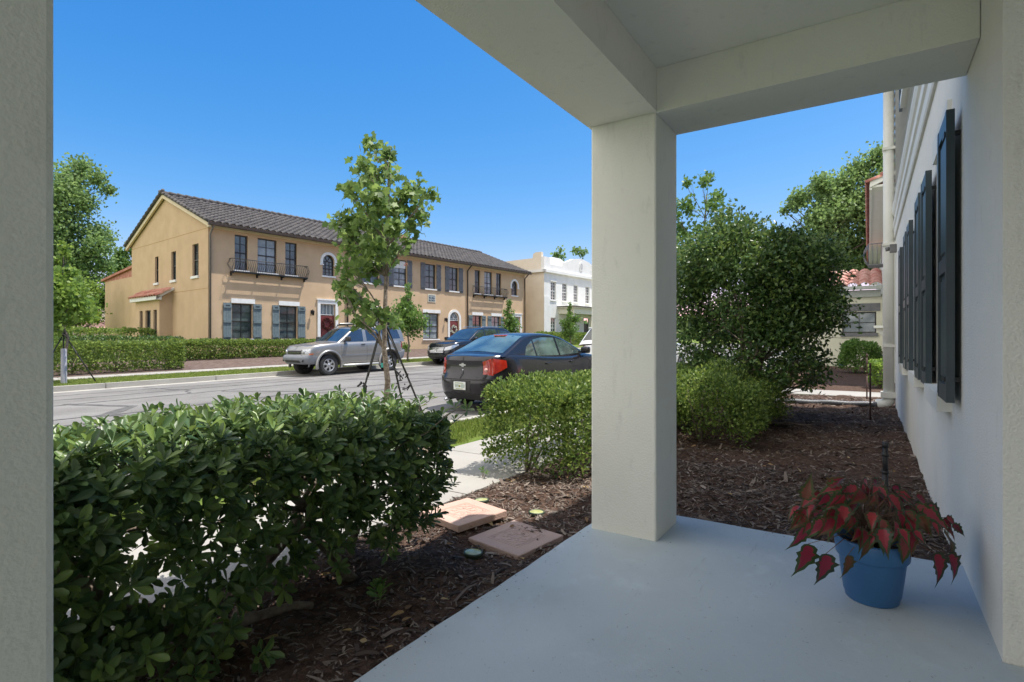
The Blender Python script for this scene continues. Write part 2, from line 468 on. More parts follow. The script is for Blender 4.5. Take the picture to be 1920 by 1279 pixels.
def tree(name, label, fr, base, height, clusters, n, leaf, matk, trunk_r=0.05, width=0.5, shape=LEAF4, group=None, cat='tree', barkm='bark', droop=0.0,
         lean=(0, 0), extra=None, shell=0.6, trunk_top=0.85, forks=1, gauss=False):
    """clusters: list of (dx,dy,z,r) around the base"""
    T = Thing(name, label, cat, fr, base, group)
    B = Vector(base)
    mb = MB()
    top = B + Vector((lean[0], lean[1], height * trunk_top))
    spines = []
    for k in range(forks):
        off = Vector((0, 0, 0)) if forks == 1 else Vector((rnd.uniform(-1, 1), rnd.uniform(-1, 1), 0)) * height * 0.13
        spines.append(limb(mb, B - Vector((0, 0, .05)), top + off, trunk_r, trunk_r * 0.25, 0.03, 8, 9))
    for (dx, dy, z, r) in clusters:
        c = B + Vector((dx, dy, z))
        sp = rnd.choice(spines)
        tz = max(0.15, (z - abs(math.hypot(dx, dy)) * 0.6)) / (height * trunk_top)
        i = max(0, min(len(sp) - 1, int(tz * 8)))
        r0 = trunk_r * (1 - 0.7 * i / 8) * 0.45
        q = limb(mb, sp[i], c, max(r0, .004), max(r0 * .3, .002), 0.07, 4, 6)
        for j in range(3):
            limb(mb, q[2], c + Vector([rnd.gauss(0, .5) * r for _ in range(3)]), max(r0 * .4, .002), .0015, 0.08, 3, 5)
    T.part('trunk', mb, M[barkm])
    w_ = np.array([c[3] ** 2 for c in clusters]); w_ = w_ / w_.sum()
    k = NR.choice(len(clusters), n, p=w_)
    C = np.array([(c[0], c[1], c[2]) for c in clusters])[k]; r = np.array([c[3] for c in clusters])[k]
    d = sph(n)
    rr = r * (shell + (1 - shell) * NR.uniform(0, 1, n)) * NR.uniform(0.55, 1.1, n)
    P = C + d * rr[:, None] * np.array([1, 1, .85])
    if gauss: P = C + NR.normal(0, .42, (n, 3)) * r[:, None]
    P = P + (vnoise(P, 2.2 / max(leaf * 4, .2), 5) * leaf)[:, None] * d
    D = d * .5 + sph(n) * .8
    V, F = leaves(P, D, leaf, width, shape, droop=droop)
    mats = [LM[matk]]; mi = None
    if extra:
        P2 = np.array(extra[0]) ; V2, F2 = leaves(P2, sph(len(P2)) + np.array([0, 0, .8]), leaf * .6, width, shape)
        mi = np.concatenate([np.zeros(len(F)), np.ones(len(F2))]); V, F = join([(V, F), (V2, F2)]); mats.append(LM[extra[1]])
    me = fast_mesh('crown', V, F, mats, mi=mi)
    o = bpy.data.objects.new('crown', me); COL.objects.link(o); o.parent = T.o
    return T
# ================================================================ SETTING
def road_material():
    m = mat('road_concrete', (0.165, 0.158, 0.152), 0.9, col2=(0.22, 0.214, 0.207), scale=0.7, bump=0.25, bscale=90, detail=10, spec=0.2)
    nt = m.node_tree; p = nt.nodes['Principled BSDF']
    ramp = [l.from_socket for l in nt.links if l.to_socket == p.inputs['Base Color']][0]
    tc = [n for n in nt.nodes if n.type == 'TEX_COORD'][0]
    # grey aggregate speckle, oil drips and darker wheel-worn patches of their own shape
    n = nt.nodes.new('ShaderNodeTexNoise'); n.inputs['Scale'].default_value = 55; n.inputs['Detail'].default_value = 4
    link(nt, tc.outputs['Object'], n.inputs['Vector'])
    n3 = nt.nodes.new('ShaderNodeTexNoise'); n3.inputs['Scale'].default_value = 0.35; n3.inputs['Detail'].default_value = 9; n3.inputs['Roughness'].default_value = .7
    mp = nt.nodes.new('ShaderNodeMapping'); mp.inputs['Scale'].default_value = (0.35, 1.6, 1)
    link(nt, tc.outputs['Object'], mp.inputs[0]); link(nt, mp.outputs[0], n3.inputs['Vector'])
    r = nt.nodes.new('ShaderNodeMapRange'); r.inputs[1].default_value = .3; r.inputs[2].default_value = .7; r.inputs[3].default_value = .82; r.inputs[4].default_value = 1.12
    link(nt, n.outputs['Fac'], r.inputs[0])
    r3 = nt.nodes.new('ShaderNodeMapRange'); r3.inputs[1].default_value = .35; r3.inputs[2].default_value = .65; r3.inputs[3].default_value = .80; r3.inputs[4].default_value = 1.05
    link(nt, n3.outputs['Fac'], r3.inputs[0])
    mm = nt.nodes.new('ShaderNodeMath'); mm.operation = 'MULTIPLY'
    link(nt, r.outputs[0], mm.inputs[0]); link(nt, r3.outputs[0], mm.inputs[1])
    mx = nt.nodes.new('ShaderNodeMix'); mx.data_type = 'RGBA'; mx.blend_type = 'MULTIPLY'; mx.inputs['Factor'].default_value = 1
    link(nt, ramp, mx.inputs[6]); link(nt, mm.outputs[0], mx.inputs[7]); link(nt, mx.outputs[2], p.inputs['Base Color'])
    return m
M['road'] = road_material()
M['walk'] = stucco('pavement_concrete', (0.30, 0.287, 0.265), (0.345, 0.328, 0.305), 0.3, (0.24, 0.33, 0.28))
M['kerb'] = stucco('kerb_concrete', (0.33, 0.315, 0.285), (0.40, 0.385, 0.345), 0.4, (0.25, 0.23, 0.2))
M['grass'] = mat('turf', (0.085, 0.135, 0.025), 0.95, col2=(0.17, 0.21, 0.05), scale=2.5, bump=0.8, bscale=55, detail=12, spec=0.1)
M['mulch'] = mat('bark_mulch', (0.05, 0.03, 0.022), 0.95, col2=(0.12, 0.075, 0.055), scale=22, bump=1.0, bscale=70, detail=12, spec=0.15)
M['fmulch'] = mat('far_bark_mulch', (0.10, 0.07, 0.06), 0.95, col2=(0.16, 0.12, 0.105), scale=6, bump=1.0, bscale=40, detail=12, spec=0.1)
M['dirt'] = mat('dusty_soil', (0.20, 0.155, 0.11), 0.95, col2=(0.30, 0.24, 0.18), scale=9, bump=0.8, bscale=50, detail=10, spec=0.1)
M['tar'] = mat('crack_tar', (0.06, 0.058, 0.056), 0.8, col2=(0.12, 0.115, 0.11), scale=8)

def sheet(name, fr, us, vs_, zf, m, kind='structure', label=None):
    mb = MB(); mb.smooth = True
    mb.grid([[(u, v, zf(u, v)) for u in us] for v in vs_])
    return single(name, mb, m, label, None, fr, kind=kind)
def lin(a, b, n): return [a + (b - a) * i / (n - 1) for i in range(n)]

# one ground sheet to the horizon, sunk under the road
us = [-420, -150, -60, -30] + lin(-20, 48, 35) + [60, 100, 200, 420]
vsx = [-420, -150, -60, -20, -8, -3, 0, 2, 3.5, 4.4, 5.2, 5.85, 5.9, 18.9, 18.95, 19.5] + lin(20.2, 26.5, 8) + [30, 40, 60, 120, 420]
def gz(u, v):
    return G(u, v) - (0.3 if 5.88 < v < 18.92 else 0.0) - 0.012
sheet('ground', SF, us, vsx, gz, M['grass'])
sheet('road', SF, us, [5.9, 6.0, 6.5, 7.5, 9, 11, 13, 15, 17, 18.3, 18.9], roadz, M['road'])

def tilted_box(mb, fr_fn, u0, u1, v0, v1, zt, zb, n=1):
    """slab following the ground: zt/zb functions of (u,v)"""
    uu = lin(u0, u1, n + 1)
    for a, b in zip(uu[:-1], uu[1:]):
        vs_ = [(a, v0, zb(a, v0)), (b, v0, zb(b, v0)), (b, v1, zb(b, v1)), (a, v1, zb(a, v1)), (a, v0, zt(a, v0)), (b, v0, zt(b, v0)), (b, v1, zt(b, v1)), (a, v1, zt(a, v1))]
        mb.add(vs_, [(0, 3, 2, 1), (4, 5, 6, 7), (0, 1, 5, 4), (1, 2, 6, 5), (2, 3, 7, 6), (3, 0, 4, 7)])
mb = MB()
g2 = lambda d: (lambda u, v: G(u, KF) + d)
a = -28
while a < 90:                              # kerb stones with joints
    tilted_box(mb, None, a, a + 2.98, KF - .16, KF + .02, g2(0.02), g2(-0.35)); a += 3.0
single('kerb', mb, M['kerb'], None, None, SF, kind='structure')
mb = MB()
g1 = lambda d: (lambda u, v: G(u, KN) + d)
a = -28
while a < 90:
    tilted_box(mb, None, a, a + 2.98, KN - .14, KN + .02, g1(0.012), g1(-0.35)); a += 3.0
single('kerb', mb, M['kerb'], None, None, SF, kind='structure')
mb = MB()                                   # far gutter pan
for a in lin(-28, 86, 39):
    tilted_box(mb, None, a, a + 2.97, KF - .62, KF - .16, lambda u, v: roadz(u, v) + 0.006, lambda u, v: roadz(u, v) - .1)
single('gutter', mb, M['kerb'], None, None, SF, kind='structure')
mb = MB()                                   # far pavement slabs
a = -30
while a < 60:
    tilted_box(mb, None, a, a + 1.48, 20.9, 21.6, lambda u, v: G(u, v) + .03, lambda u, v: G(u, v) - .1); a += 1.5
single('pavement', mb, M['walk'], None, None, SF, kind='structure')
mb = MB()                                   # near pavement slabs, porch frame
a = -9.0
S2 = SF.inverted() @ PF
def GP(u, v):
    q = S2 @ Vector((u, v, 0)); return G(q.x, q.y)
jt = [-9.6, -8.25, -6.9, -5.55, -4.2, -2.85, -1.5, -.15, 1.2, 2.55, 3.4, 4.67, 6.0, 7.35] + [8.7 + 1.35 * i for i in range(30)]
for a, b in zip(jt[:-1], jt[1:]):
    tilted_box(mb, None, a, b - .015, 2.65, 3.95, lambda u, v: GP(u, v) + .02, lambda u, v: GP(u, v) - .1)
single('pavement', mb, M['walk'], None, None, PF, kind='structure')
mb = MB()                                   # walkway to the next door
tilted_box(mb, None, 13.7, 15.0, -3.0, 2.64, lambda u, v: GP(u, v) + .02, lambda u, v: GP(u, v) - .1)
single('walkway', mb, M['walk'], None, None, PF, kind='structure')

mb = MB()                                   # unseen paving added by the porch to bounce sunlight up to its ceiling
for a in (-4.1, -2.9):
    tilted_box(mb, None, a, a + 1.19, 1.47, 2.64, lambda u, v: .02, lambda u, v: -.1)
single('walkway', mb, M['walk'], None, None, PF, kind='structure')
mb = MB(); tilted_box(mb, None, -9.5, -4.22, -4, 2.64, lambda u, v: .02, lambda u, v: -.1)  # more unseen paving past the open end, added for the same bounced light
single('walkway', mb, M['walk'], None, None, PF, kind='structure')

# mulch beds
def lumpz(u, v, amp=1.0):
    return amp * (0.014 * math.sin(u * 7 + v * 3) + 0.012 * math.sin(v * 11 - u * 4 + 1) + 0.009 * math.sin(u * 17 + 2.2) * math.sin(v * 15))
def bedz(u, v):
    edge = min(sm(2.64, 2.35, v) if False else min(1, max(0, (2.64 - v) / .25)), 1)
    return GP(u, v) + .012 + lumpz(u, v) * edge + 0.03 * edge * (0.5 + 0.5 * math.sin(u * 1.3 + 1) * math.sin(v * 1.7))
sheet('mulch_bed', PF, lin(-1.65, 13.6, 160), lin(-.45, 2.64, 42), bedz, M['mulch'])
sheet('mulch_bed', PF, lin(15.05, 28.5, 20), lin(-2.5, 2.64, 10), lambda u, v: GP(u, v) + .012, M['mulch'])
sheet('mulch_bed', SF, lin(-6, 36, 43), lin(21.8, 26.9, 8), lambda u, v: G(u, v) + .014, M['fmulch'])
sheet('bare_soil', PF, lin(2.5, 4.9, 12), [3.96, 4.15, 4.4, 4.55], lambda u, v: GP(u, v) + .004 * (1 if 4 < v < 4.5 else -2), M['dirt'])

# wood chips: uncountable shreds on the near beds
def chips(n, ur, vr, sz):
    u = NR.uniform(ur[0], ur[1], n); v = NR.uniform(vr[0], vr[1], n)
    ok = ~((v < 1.50) & (u < 3.60)) & (v < 2.70)
    u, v = u[ok], v[ok]; n = len(u)
    P = np.array([(a, b, bedz(a, b) + 0.004) for a, b in zip(u, v)])
    ang = NR.uniform(0, 6.283, n); el = NR.normal(0, 0.28, n)
    D = np.stack([np.cos(ang) * np.cos(el), np.sin(ang) * np.cos(el), np.sin(el)], 1)
    L = sz * NR.lognormal(0, 0.45, n); W = L * NR.uniform(.10, .32, n)
    X = np.cross(D, np.array([0, 0, 1.])); X /= np.linalg.norm(X, axis=1, keepdims=True)
    tw = NR.normal(0, .35, n)[:, None]; X = X * np.cos(tw) + np.array([0, 0, 1.]) * np.sin(tw)
    Z = np.cross(X, D); c = NR.uniform(.0, .12, n) * L
    a = P + X * (W / 2)[:, None]; b = P - X * (W / 2)[:, None]
    e = D * L[:, None]
    mid = D * (L * .5)[:, None] + Z * c[:, None]
    V = np.stack([a, b, b + mid, a + mid, b * .5 + P * .5 + e, a * .5 + P * .5 + e], 1).reshape(-1, 3)
    V[:, 2] += 0.004
    F = (np.array([(0, 1, 2, 3), (3, 2, 4, 5)])[None] + (np.arange(n) * 6)[:, None, None]).reshape(-1, 4)
    return V, F
M['chip'] = mat('wood_chip', (0.05, 0.03, 0.02), 0.85, island=[(0.03, 0.022, 0.019), (0.06, 0.044, 0.037), (0.095, 0.072, 0.06), (0.15, 0.118, 0.098), (0.26, 0.215, 0.18), (0.07, 0.051, 0.043)], spec=0.25)
V, F = chips(44000, (-.6, 5.5), (-.4, 2.66), 0.025)
V2, F2 = chips(22000, (3.5, 13.5), (-.42, 2.6), 0.034)
# a few shreds blown on to the slab edge and foot of the wall
n = 150; u = np.concatenate([NR.uniform(.3, 3.5, 90), NR.uniform(3.42, 3.55, 30), NR.uniform(-.2, 3.4, 30)]); v = np.concatenate([1.44 - np.abs(NR.normal(0, .05, 90)), NR.uniform(-.3, 1.0, 30), NR.uniform(-.3, 1.3, 30)])
P = np.stack([u, v, np.full(n, .094)], 1); an = NR.uniform(0, 6.28, n); Dd = np.stack([np.cos(an), np.sin(an), np.zeros(n)], 1)
V3, F3 = leaves(P, Dd, .011, .14, LEAF4, roll=.2, szvar=.6)
F3 = np.concatenate([F3, F3[:, 2:3]], 1)
Vj, Fj = join([(V, F), (V2, F2)])
debris = (V3, F3[:, :3])
o = bpy.data.objects.new('wood_chips', fast_mesh('wood_chips', Vj, Fj, M['chip'])); COL.objects.link(o); o.matrix_world = PF
tag(o, 'brown shredded bark chips covering the planting beds', 'mulch', kind='stuff')
o = bpy.data.objects.new('wood_chips', fast_mesh('wood_chips', debris[0], debris[1], M['chip'])); COL.objects.link(o); o.matrix_world = PF
tag(o, 'tiny bark flecks blown on to the pale blue slab', 'debris', kind='stuff')
# fallen dry leaves on the bed
n = 130
u = NR.uniform(.2, 6.5, n); v = NR.uniform(1.55, 2.6, n); u[:45] = NR.uniform(3.7, 8, 45); v[:45] = NR.uniform(-.3, 1.5, 45)
P = np.array([(a, b, bedz(a, b) + .016) for a, b in zip(u, v)]); an = NR.uniform(0, 6.28, n)
D = np.stack([np.cos(an), np.sin(an), NR.uniform(-.05, .3, n)], 1)
V, F = leaves(P, D, .055, .22, LEAF8, roll=.5)
M['dry'] = mat('dry_leaf', (0.2, 0.13, 0.07), 0.8, island=[(0.10, 0.06, 0.035), (0.22, 0.13, 0.06), (0.33, 0.22, 0.09), (0.36, 0.28, 0.16)], transl=.15)
o = bpy.data.objects.new('fallen_leaves', fast_mesh('fallen_leaves', V, F, M['dry'])); COL.objects.link(o); o.matrix_world = PF
tag(o, 'dry tan and yellow leaves fallen on the mulch', 'leaf litter', kind='stuff')

# grass blades
def blades(name, fr, ur, vr, n, h, zf, matk, label, test=None):
    u = NR.uniform(*ur, n); v = NR.uniform(*vr, n)
    if test is not None:
        ok = test(u, v); u, v = u[ok], v[ok]; n = len(u)
    P = np.array([(a, b, zf(a, b) - .01) for a, b in zip(u, v)])
    D = sph(n) * .55 + np.array([0, 0, 1.])
    V, F = leaves(P, D, h, .07, LEAF4, szvar=.45)
    o = bpy.data.objects.new(name, fast_mesh(name, V, F, LM[matk])); COL.objects.link(o); o.matrix_world = fr
    return tag(o, label, 'grass', kind='stuff')
LM['fgrass'] = leafmat('far_grass_blade', [(0.14, 0.20, 0.04), (0.22, 0.29, 0.06), (0.30, 0.34, 0.10)], .4, .6)
LM['grass'] = leafmat('grass_blade', [(0.09, 0.15, 0.02), (0.16, 0.23, 0.035), (0.24, 0.28, 0.07), (0.12, 0.19, 0.03)], .35, .6)
def near_strip(u, v):
    # u,v in the porch frame; keep short of the kerb
    vv = []
    for a, b in zip(u, v):
        q = S2 @ Vector((a, b, 0)); vv.append(q.y < KN - .16)
    edge = 4.12 + .22 * np.sin(u * 2.3) * np.sin(u * 5.1) + .12 * (NR.uniform(0, 1, len(u)))
    return np.array(vv) & (v > edge)
blades('grass', PF, (1.0, 9.0), (4.0, 6.6), 42000, .055, GP, 'grass', 'short green turf on the strip between pavement and dark sedan', near_strip)
blades('grass', SF, (-3, 30), (18.93, 20.85), 60000, .07, G, 'fgrass', 'mown turf strip along the far kerb')

# tar filled cracks wandering over the road
def crack(pts, wd):
    mb = MB(); P = []
    for (a, b) in zip(pts[:-1], pts[1:]):
        n = max(3, int(math.hypot(b[0] - a[0], b[1] - a[1]) / .35))
        for i in range(n):
            t = i / n
            P.append((a[0] + (b[0] - a[0]) * t + rnd.uniform(-.06, .06), a[1] + (b[1] - a[1]) * t + rnd.uniform(-.045, .045)))
    P.append(pts[-1])
    rows = []
    for i, (u, v) in enumerate(P):
        q = P[min(i + 1, len(P) - 1)]; p = P[max(i - 1, 0)]
        dx, dy = q[0] - p[0], q[1] - p[1]; L = math.hypot(dx, dy) or 1
        ww = wd * rnd.uniform(.6, 1.4) * .85
        rows.append([(u - dy / L * ww, v + dx / L * ww, roadz(u, v) + .004), (u + dy / L * ww, v - dx / L * ww, roadz(u, v) + .004)])
    mb.grid(rows); return mb
cr = bpy.data.objects['road']
for i, (pts, wd) in enumerate([
    ([(-3, 15.2), (3, 14.6), (9, 14.9), (16, 14.4), (26, 14.7), (40, 14.5)], .05), ([(-2, 12.4), (3.5, 12.0), (8, 12.5), (15, 12.1), (24, 12.3)], .07),
    ([(3.2, 14.8), (3.9, 13.1), (3.2, 12.0), (4.4, 10.3)], .12), ([(0, 9.8), (4.4, 10.3), (8.6, 9.6), (13, 10.1), (20, 9.7)], .06),
    ([(6.4, 14.6), (7.5, 12.5), (7.9, 10.2)], .05), ([(10.2, 14.8), (10.9, 13.6), (12.5, 12.2)], .05), ([(2, 17.3), (9, 17.0), (18, 17.2), (30, 17)], .04),
    ([(11.6, 12.2), (12.4, 11), (14.5, 10.0)], .05), ([(4.4, 10.3), (5.2, 8.2), (7.6, 7.1)], .06), ([(5.6, 17.9), (6.0, 15.8), (5.6, 14.7)], .04), ([(-4, 16.2), (2, 15.9), (7, 16.1), (12, 15.8), (22, 16)], .035), ([(7.0, 9.9), (9.5, 8.6), (13, 8.3)], .05), ([(-4, 11.0), (2, 11.2), (5, 10.9), (10, 11.3), (18, 11.0)], .045), ([(12.6, 14.7), (13.2, 12.2), (13, 10.1), (14, 8)], .05)]):
    mb = crack(pts, wd)
    o = bpy.data.objects.new('crack_seal', mesh_from('crack_seal', mb, M['tar'])); COL.objects.link(o); o.parent = cr
# (the road object carries the street frame already)

# ================================================================ PORCH AND HOUSE
ZS = 0.09                                   # slab top
mb = MB()
edge = []
rows_t = []
uu = lin(-4.2, 3.56, 90)
def sedge(u): return 1.448 + .0025 * math.sin(u * 5) + .002 * math.sin(u * 23 + 1)
poly = [(u, sedge(u)) for u in uu] + [(3.565 + .004 * math.sin(v * 9), v) for v in lin(1.445, -.40, 20)] + [(2.58, -.40), (2.58, -1.7), (-4.2, -1.7)]
mb.prism(poly, lambda a, b, d: (a, b, d), ZS, -.12)
bm = None
single('porch_slab', mb, M['slab'], None, None, PF, kind='structure')

def wall_sheet(mb, mp, w0, w1, z0, z1, ops, depth):
    """mp(u,d,z); ops: (u0,u1,z0,z1[,arch])"""
    U = sorted(set([w0, w1] + [o[0] for o in ops] + [o[1] for o in ops])); Z = sorted(set([z0, z1] + [o[2] for o in ops] + [o[3] for o in ops]))
    for a, b in zip(U[:-1], U[1:]):
        for c, d in zip(Z[:-1], Z[1:]):
            um, zm = (a + b) / 2, (c + d) / 2
            if any(o[0] < um < o[1] and o[2] < zm < o[3] for o in ops): continue
            mb.quad(mp(a, 0, c), mp(b, 0, c), mp(b, 0, d), mp(a, 0, d))
    for o in ops:
        a, b, c, d = o[:4]; arch = len(o) > 4 and o[4]
        if not arch:
            ring = [(a, c), (b, c), (b, d), (a, d)]
        else:
            r = (b - a) / 2; n = 14
            arc = [(a + r + r * math.cos(t), d - r + r * math.sin(t)) for t in lin(0, math.pi, n)]
            ring = [(a, c), (b, c)] + arc
            for i in range(n - 1):
                (x0, y0), (x1, y1) = arc[i], arc[i + 1]
                mb.quad(mp(x0, 0, y0), mp(x0, 0, d), mp(x1, 0, d), mp(x1, 0, y1)) if True else None
        for i in range(len(ring)):
            p, q = ring[i], ring[(i + 1) % len(ring)]
            mb.quad(mp(p[0], 0, p[1]), mp(q[0], 0, q[1]), mp(q[0], depth, q[1]), mp(p[0], depth, p[1]))

def barp(mb, mp, u0, u1, z0, z1, d0, d1):
    mb.add([mp(u0, d0, z0), mp(u1, d0, z0), mp(u1, d0, z1), mp(u0, d0, z1), mp(u0, d1, z0), mp(u1, d1, z0), mp(u1, d1, z1), mp(u0, d1, z1)],
           [(0, 1, 2, 3), (7, 6, 5, 4), (0, 4, 5, 1), (1, 5, 6, 2), (2, 6, 7, 3), (3, 7, 4, 0)])

def window(T, mp, u0, u1, z0, z1, cols=2, rows=2, arch=False, fm='winframe', gm='glass', sill=True, depth=.12, fw=.05, sillm='white', half=True, muntin=.022, sillh=.09):
    """sash window: frame part with pane and sill sub-parts"""
    mb = MB(); d0, d1 = depth - .05, depth + .02
    r = (u1 - u0) / 2
    if arch:
        zs = z1 - r; cx = (u0 + u1) / 2
        barp(mb, mp, u0, u0 + fw, z0, zs, d0, d1); barp(mb, mp, u1 - fw, u1, z0, zs, d0, d1); barp(mb, mp, u0 + fw, u1 - fw, z0, z0 + fw, d0, d1)
        n = 14; th = lin(0, math.pi, n)
        for t0, t1 in zip(th[:-1], th[1:]):
            P = [(cx + r * math.cos(t0), zs + r * math.sin(t0)), (cx + r * math.cos(t1), zs + r * math.sin(t1)), (cx + (r - fw) * math.cos(t1), zs + (r - fw) * math.sin(t1)), (cx + (r - fw) * math.cos(t0), zs + (r - fw) * math.sin(t0))]
            mb.prism(P, lambda a, b, d: mp(a, d, b), d0, d1)
        for t in (math.pi / 3, 2 * math.pi / 3):
            q = [(cx - .01, zs), (cx + .01, zs), (cx + r * .95 * math.cos(t) + .01, zs + r * .95 * math.sin(t)), (cx + r * .95 * math.cos(t) - .01, zs + r * .95 * math.sin(t))]
            mb.prism(q, lambda a, b, d: mp(a, d, b), d0 + .012, d1)
        barp(mb, mp, u0 + fw, u1 - fw, zs - .015, zs + .015, d0 + .005, d1)
        top = zs
    else:
        barp(mb, mp, u0, u0 + fw, z0, z1, d0, d1); barp(mb, mp, u1 - fw, u1, z0, z1, d0, d1)
        barp(mb, mp, u0 + fw, u1 - fw, z0, z0 + fw, d0, d1); barp(mb, mp, u0 + fw, u1 - fw, z1 - fw, z1, d0, d1); top = z1
    if half:
        zm = (z0 + top) / 2
        barp(mb, mp, u0 + fw, u1 - fw, zm - .025, zm + .025, d0 - .01, d1)
    for i in range(1, cols):
        x = u0 + (u1 - u0) * i / cols; barp(mb, mp, x - muntin / 2, x + muntin / 2, z0 + fw, top - (0 if arch else fw), d0 + .014, d1)
    nr = rows * (2 if half else 1)
    for i in range(1, nr):
        if half and i == rows: continue
        z = z0 + (top - z0) * i / nr; barp(mb, mp, u0 + fw, u1 - fw, z - muntin / 2, z + muntin / 2, d0 + .018, d1)
    f = T.part('window', mb, M[fm])
    mb = MB()
    if arch:
        P = [(u0, z0), (u1, z0)] + [(cx + r * math.cos(t), zs + r * math.sin(t)) for t in lin(0, math.pi, 14)]
        mb.add([mp(a, depth, b) for a, b in P], [tuple(range(len(P)))])
    else: mb.quad(mp(u0, depth, z0), mp(u1, depth, z0), mp(u1, depth, z1), mp(u0, depth, z1))
    T.part('pane', mb, M[gm], f)
    if sill:
        mb = MB(); barp(mb, mp, u0 - .06, u1 + .06, z0 - sillh, z0 - .002, -.07, depth)
        T.part('sill', mb, M[sillm], f)
    return f

HOUSE = Thing('townhouse', 'white stuccoed townhouse with dark shutters whose porch frames the view', 'house', PF, (3, -.4, 0))
# side wall
wm = lambda u, d, z: (u, -.40 - d, z)
wins = [(4.06, 4.80), (5.97, 6.71), (7.88, 8.62)]
ops = [(a, b, .93, 2.42) for a, b in wins]
mb = MB(); wall_sheet(mb, wm, 2.585, 12.0, -.2, 3.02, ops, .14)
mb.quad((2.585, -.4, -.2), (2.585, -1.75, -.2), (2.585, -1.75, 2.80), (2.585, -.4, 2.80))
mb.quad((12.0, -.4, -.2), (12.0, -6, -.2), (12.0, -6, 6.2), (12.0, -.4, 6.2))
mb.quad((3.445, -.4, 3.02), (3.445, -8, 3.02), (3.445, -8, 6.3), (3.445, -.4, 6.3))
HOUSE.part('wall', mb, M['wallw'])
mb = MB()                                   # entry recess behind the camera, closes the porch
mb.box(-4.2, 2.57, -1.85, -1.7, 0, 2.72)
HOUSE.part('entry_wall', mb, M['porch'])
for a, b in wins:
    window(HOUSE, wm, a, b, .93, 2.42, 2, 2, fm='trimw', gm='glass', sill=True, depth=.14, sillh=.11, sillm='trimw')
# lintel grooves above the windows
for a, b in wins:
    mb = MB(); mb.box(a - .06, b + .06, -.4 + .022, -.40, 2.47, 2.62); HOUSE.part('lintel', mb, M['trimw'])
# panelled shutters: frame with two recessed panels and hinges
def pshutter(T, u0, u1, z0, z1, y):
    mb = MB(); t = .036; w_ = .055
    mb.box(u0, u0 + w_, y, y + t, z0, z1); mb.box(u1 - w_, u1, y, y + t, z0, z1)
    zm = z0 + (z1 - z0) * .48
    for a, b in ((z0, z0 + .09), (zm - .04, zm + .04), (z1 - .08, z1)): mb.box(u0 + w_, u1 - w_, y + .002, y + t - .002, a, b)
    for a, b in ((z0 + .09, zm - .04), (zm + .04, z1 - .08)):
        mb.box(u0 + w_, u1 - w_, y + .006, y + t - .016, a, b)
        mb.bbox(u0 + w_ + .03, u1 - w_ - .03, y + .006, y + t - .008, a + .03, b - .03, .006, 1)
    s = T.part('shutter', mb, M['shut'])
    for zc in (z0 + .12, z1 - .12):
        mb = MB()
        mb.box(u0 + .02, u0 + .12, y + t, y + t + .006, zc - .012, zc + .012); mb.box(u0 + .02, u0 + .035, -.397, y + t + .001, zc - .012, zc + .012)
        T.part('hinge', mb, M['blackm'], s)
for a, b in wins:
    pshutter(HOUSE, a - .46, a - .02, .91, 2.43, -.372); pshutter(HOUSE, b + .02, b + .46, .91, 2.43, -.372)
# string course and lap siding above
mb = MB()
prof = [(.0, 3.02), (.02, 3.02), (.028, 3.04), (.028, 3.15), (.045, 3.17), (.045, 3.25), (.022, 3.27), (.022, 3.40), (.04, 3.42), (.055, 3.47), (.055, 3.51), (.0, 3.55)]
mb.prism([(-.4 + a, z) for a, z in prof], lambda a, b, d: (d, a, b), 3.45, 12.02)
HOUSE.part('string_course', mb, M['trimw'])
uw = (7.4, 8.4); uz = (4.25, 5.7)
mb = MB()
z = 3.55
while z < 6.15:
    segs = [(3.45, 12.0)] if not (uz[0] < z + .07 < uz[1]) else [(3.45, uw[0]), (uw[1], 12.0)]
    for a, b in segs:
        mb.quad((a, -.385, z), (b, -.385, z), (b, -.405, z + .147), (a, -.405, z + .147)); mb.quad((a, -.41, z), (b, -.41, z), (b, -.385, z), (a, -.385, z))
    z += .145
HOUSE.part('siding', mb, M['siding'])
window(HOUSE, wm, uw[0], uw[1], uz[0], uz[1], 2, 2, fm='trimw', depth=.04, sillm='trimw')
pshutter(HOUSE, uw[0] - .46, uw[0] - .02, uz[0], uz[1], -.372); pshutter(HOUSE, uw[1] + .02, uw[1] + .46, uz[0], uz[1], -.372)
mb = MB(); mb.box(2.4, 12.5, -8, .05, 6.2, 6.45); HOUSE.part('roof', mb, M['trimw'])
# columns and beams
def column(u0, u1, v0, v1):
    mb = MB(); mb.bbox(u0, u1, v0, v1, ZS - .04, 2.535, .012, 2)
    return HOUSE.part('column', mb, M['porch'])
column(3.04, 3.44, 1.01, 1.415)
column(-.10, .307, 1.01, 1.415)
column(-4.1, -3.7, 1.01, 1.415)
mb = MB()
ZB, ZC = 2.53, 2.775
mb.prism([(-4.2, 1.0), (3.035, 1.005), (3.035, 1.43), (-4.2, 1.50)], lambda a, b, d: (a, b, d), ZB, 2.80)
HOUSE.part('beam', mb, M['porch'])
mb = MB(); mb.prism([(3.038, 1.428), (3.038, -.397), (3.443, -.397), (3.443, 1.428)], lambda a, b, d: (a, b, d), ZB - .003, 2.803)
HOUSE.part('beam', mb, M['porch'])
mb = MB(); mb.box(-4.2, 3.035, -1.7, 1.004, ZC, 2.9); HOUSE.part('ceiling', mb, M['ceil'])
mb = MB(); mb.box(-4.25, 3.46, -1.8, 1.15, 2.905, 2.98); HOUSE.part('roof_deck', mb, M['trimw'])

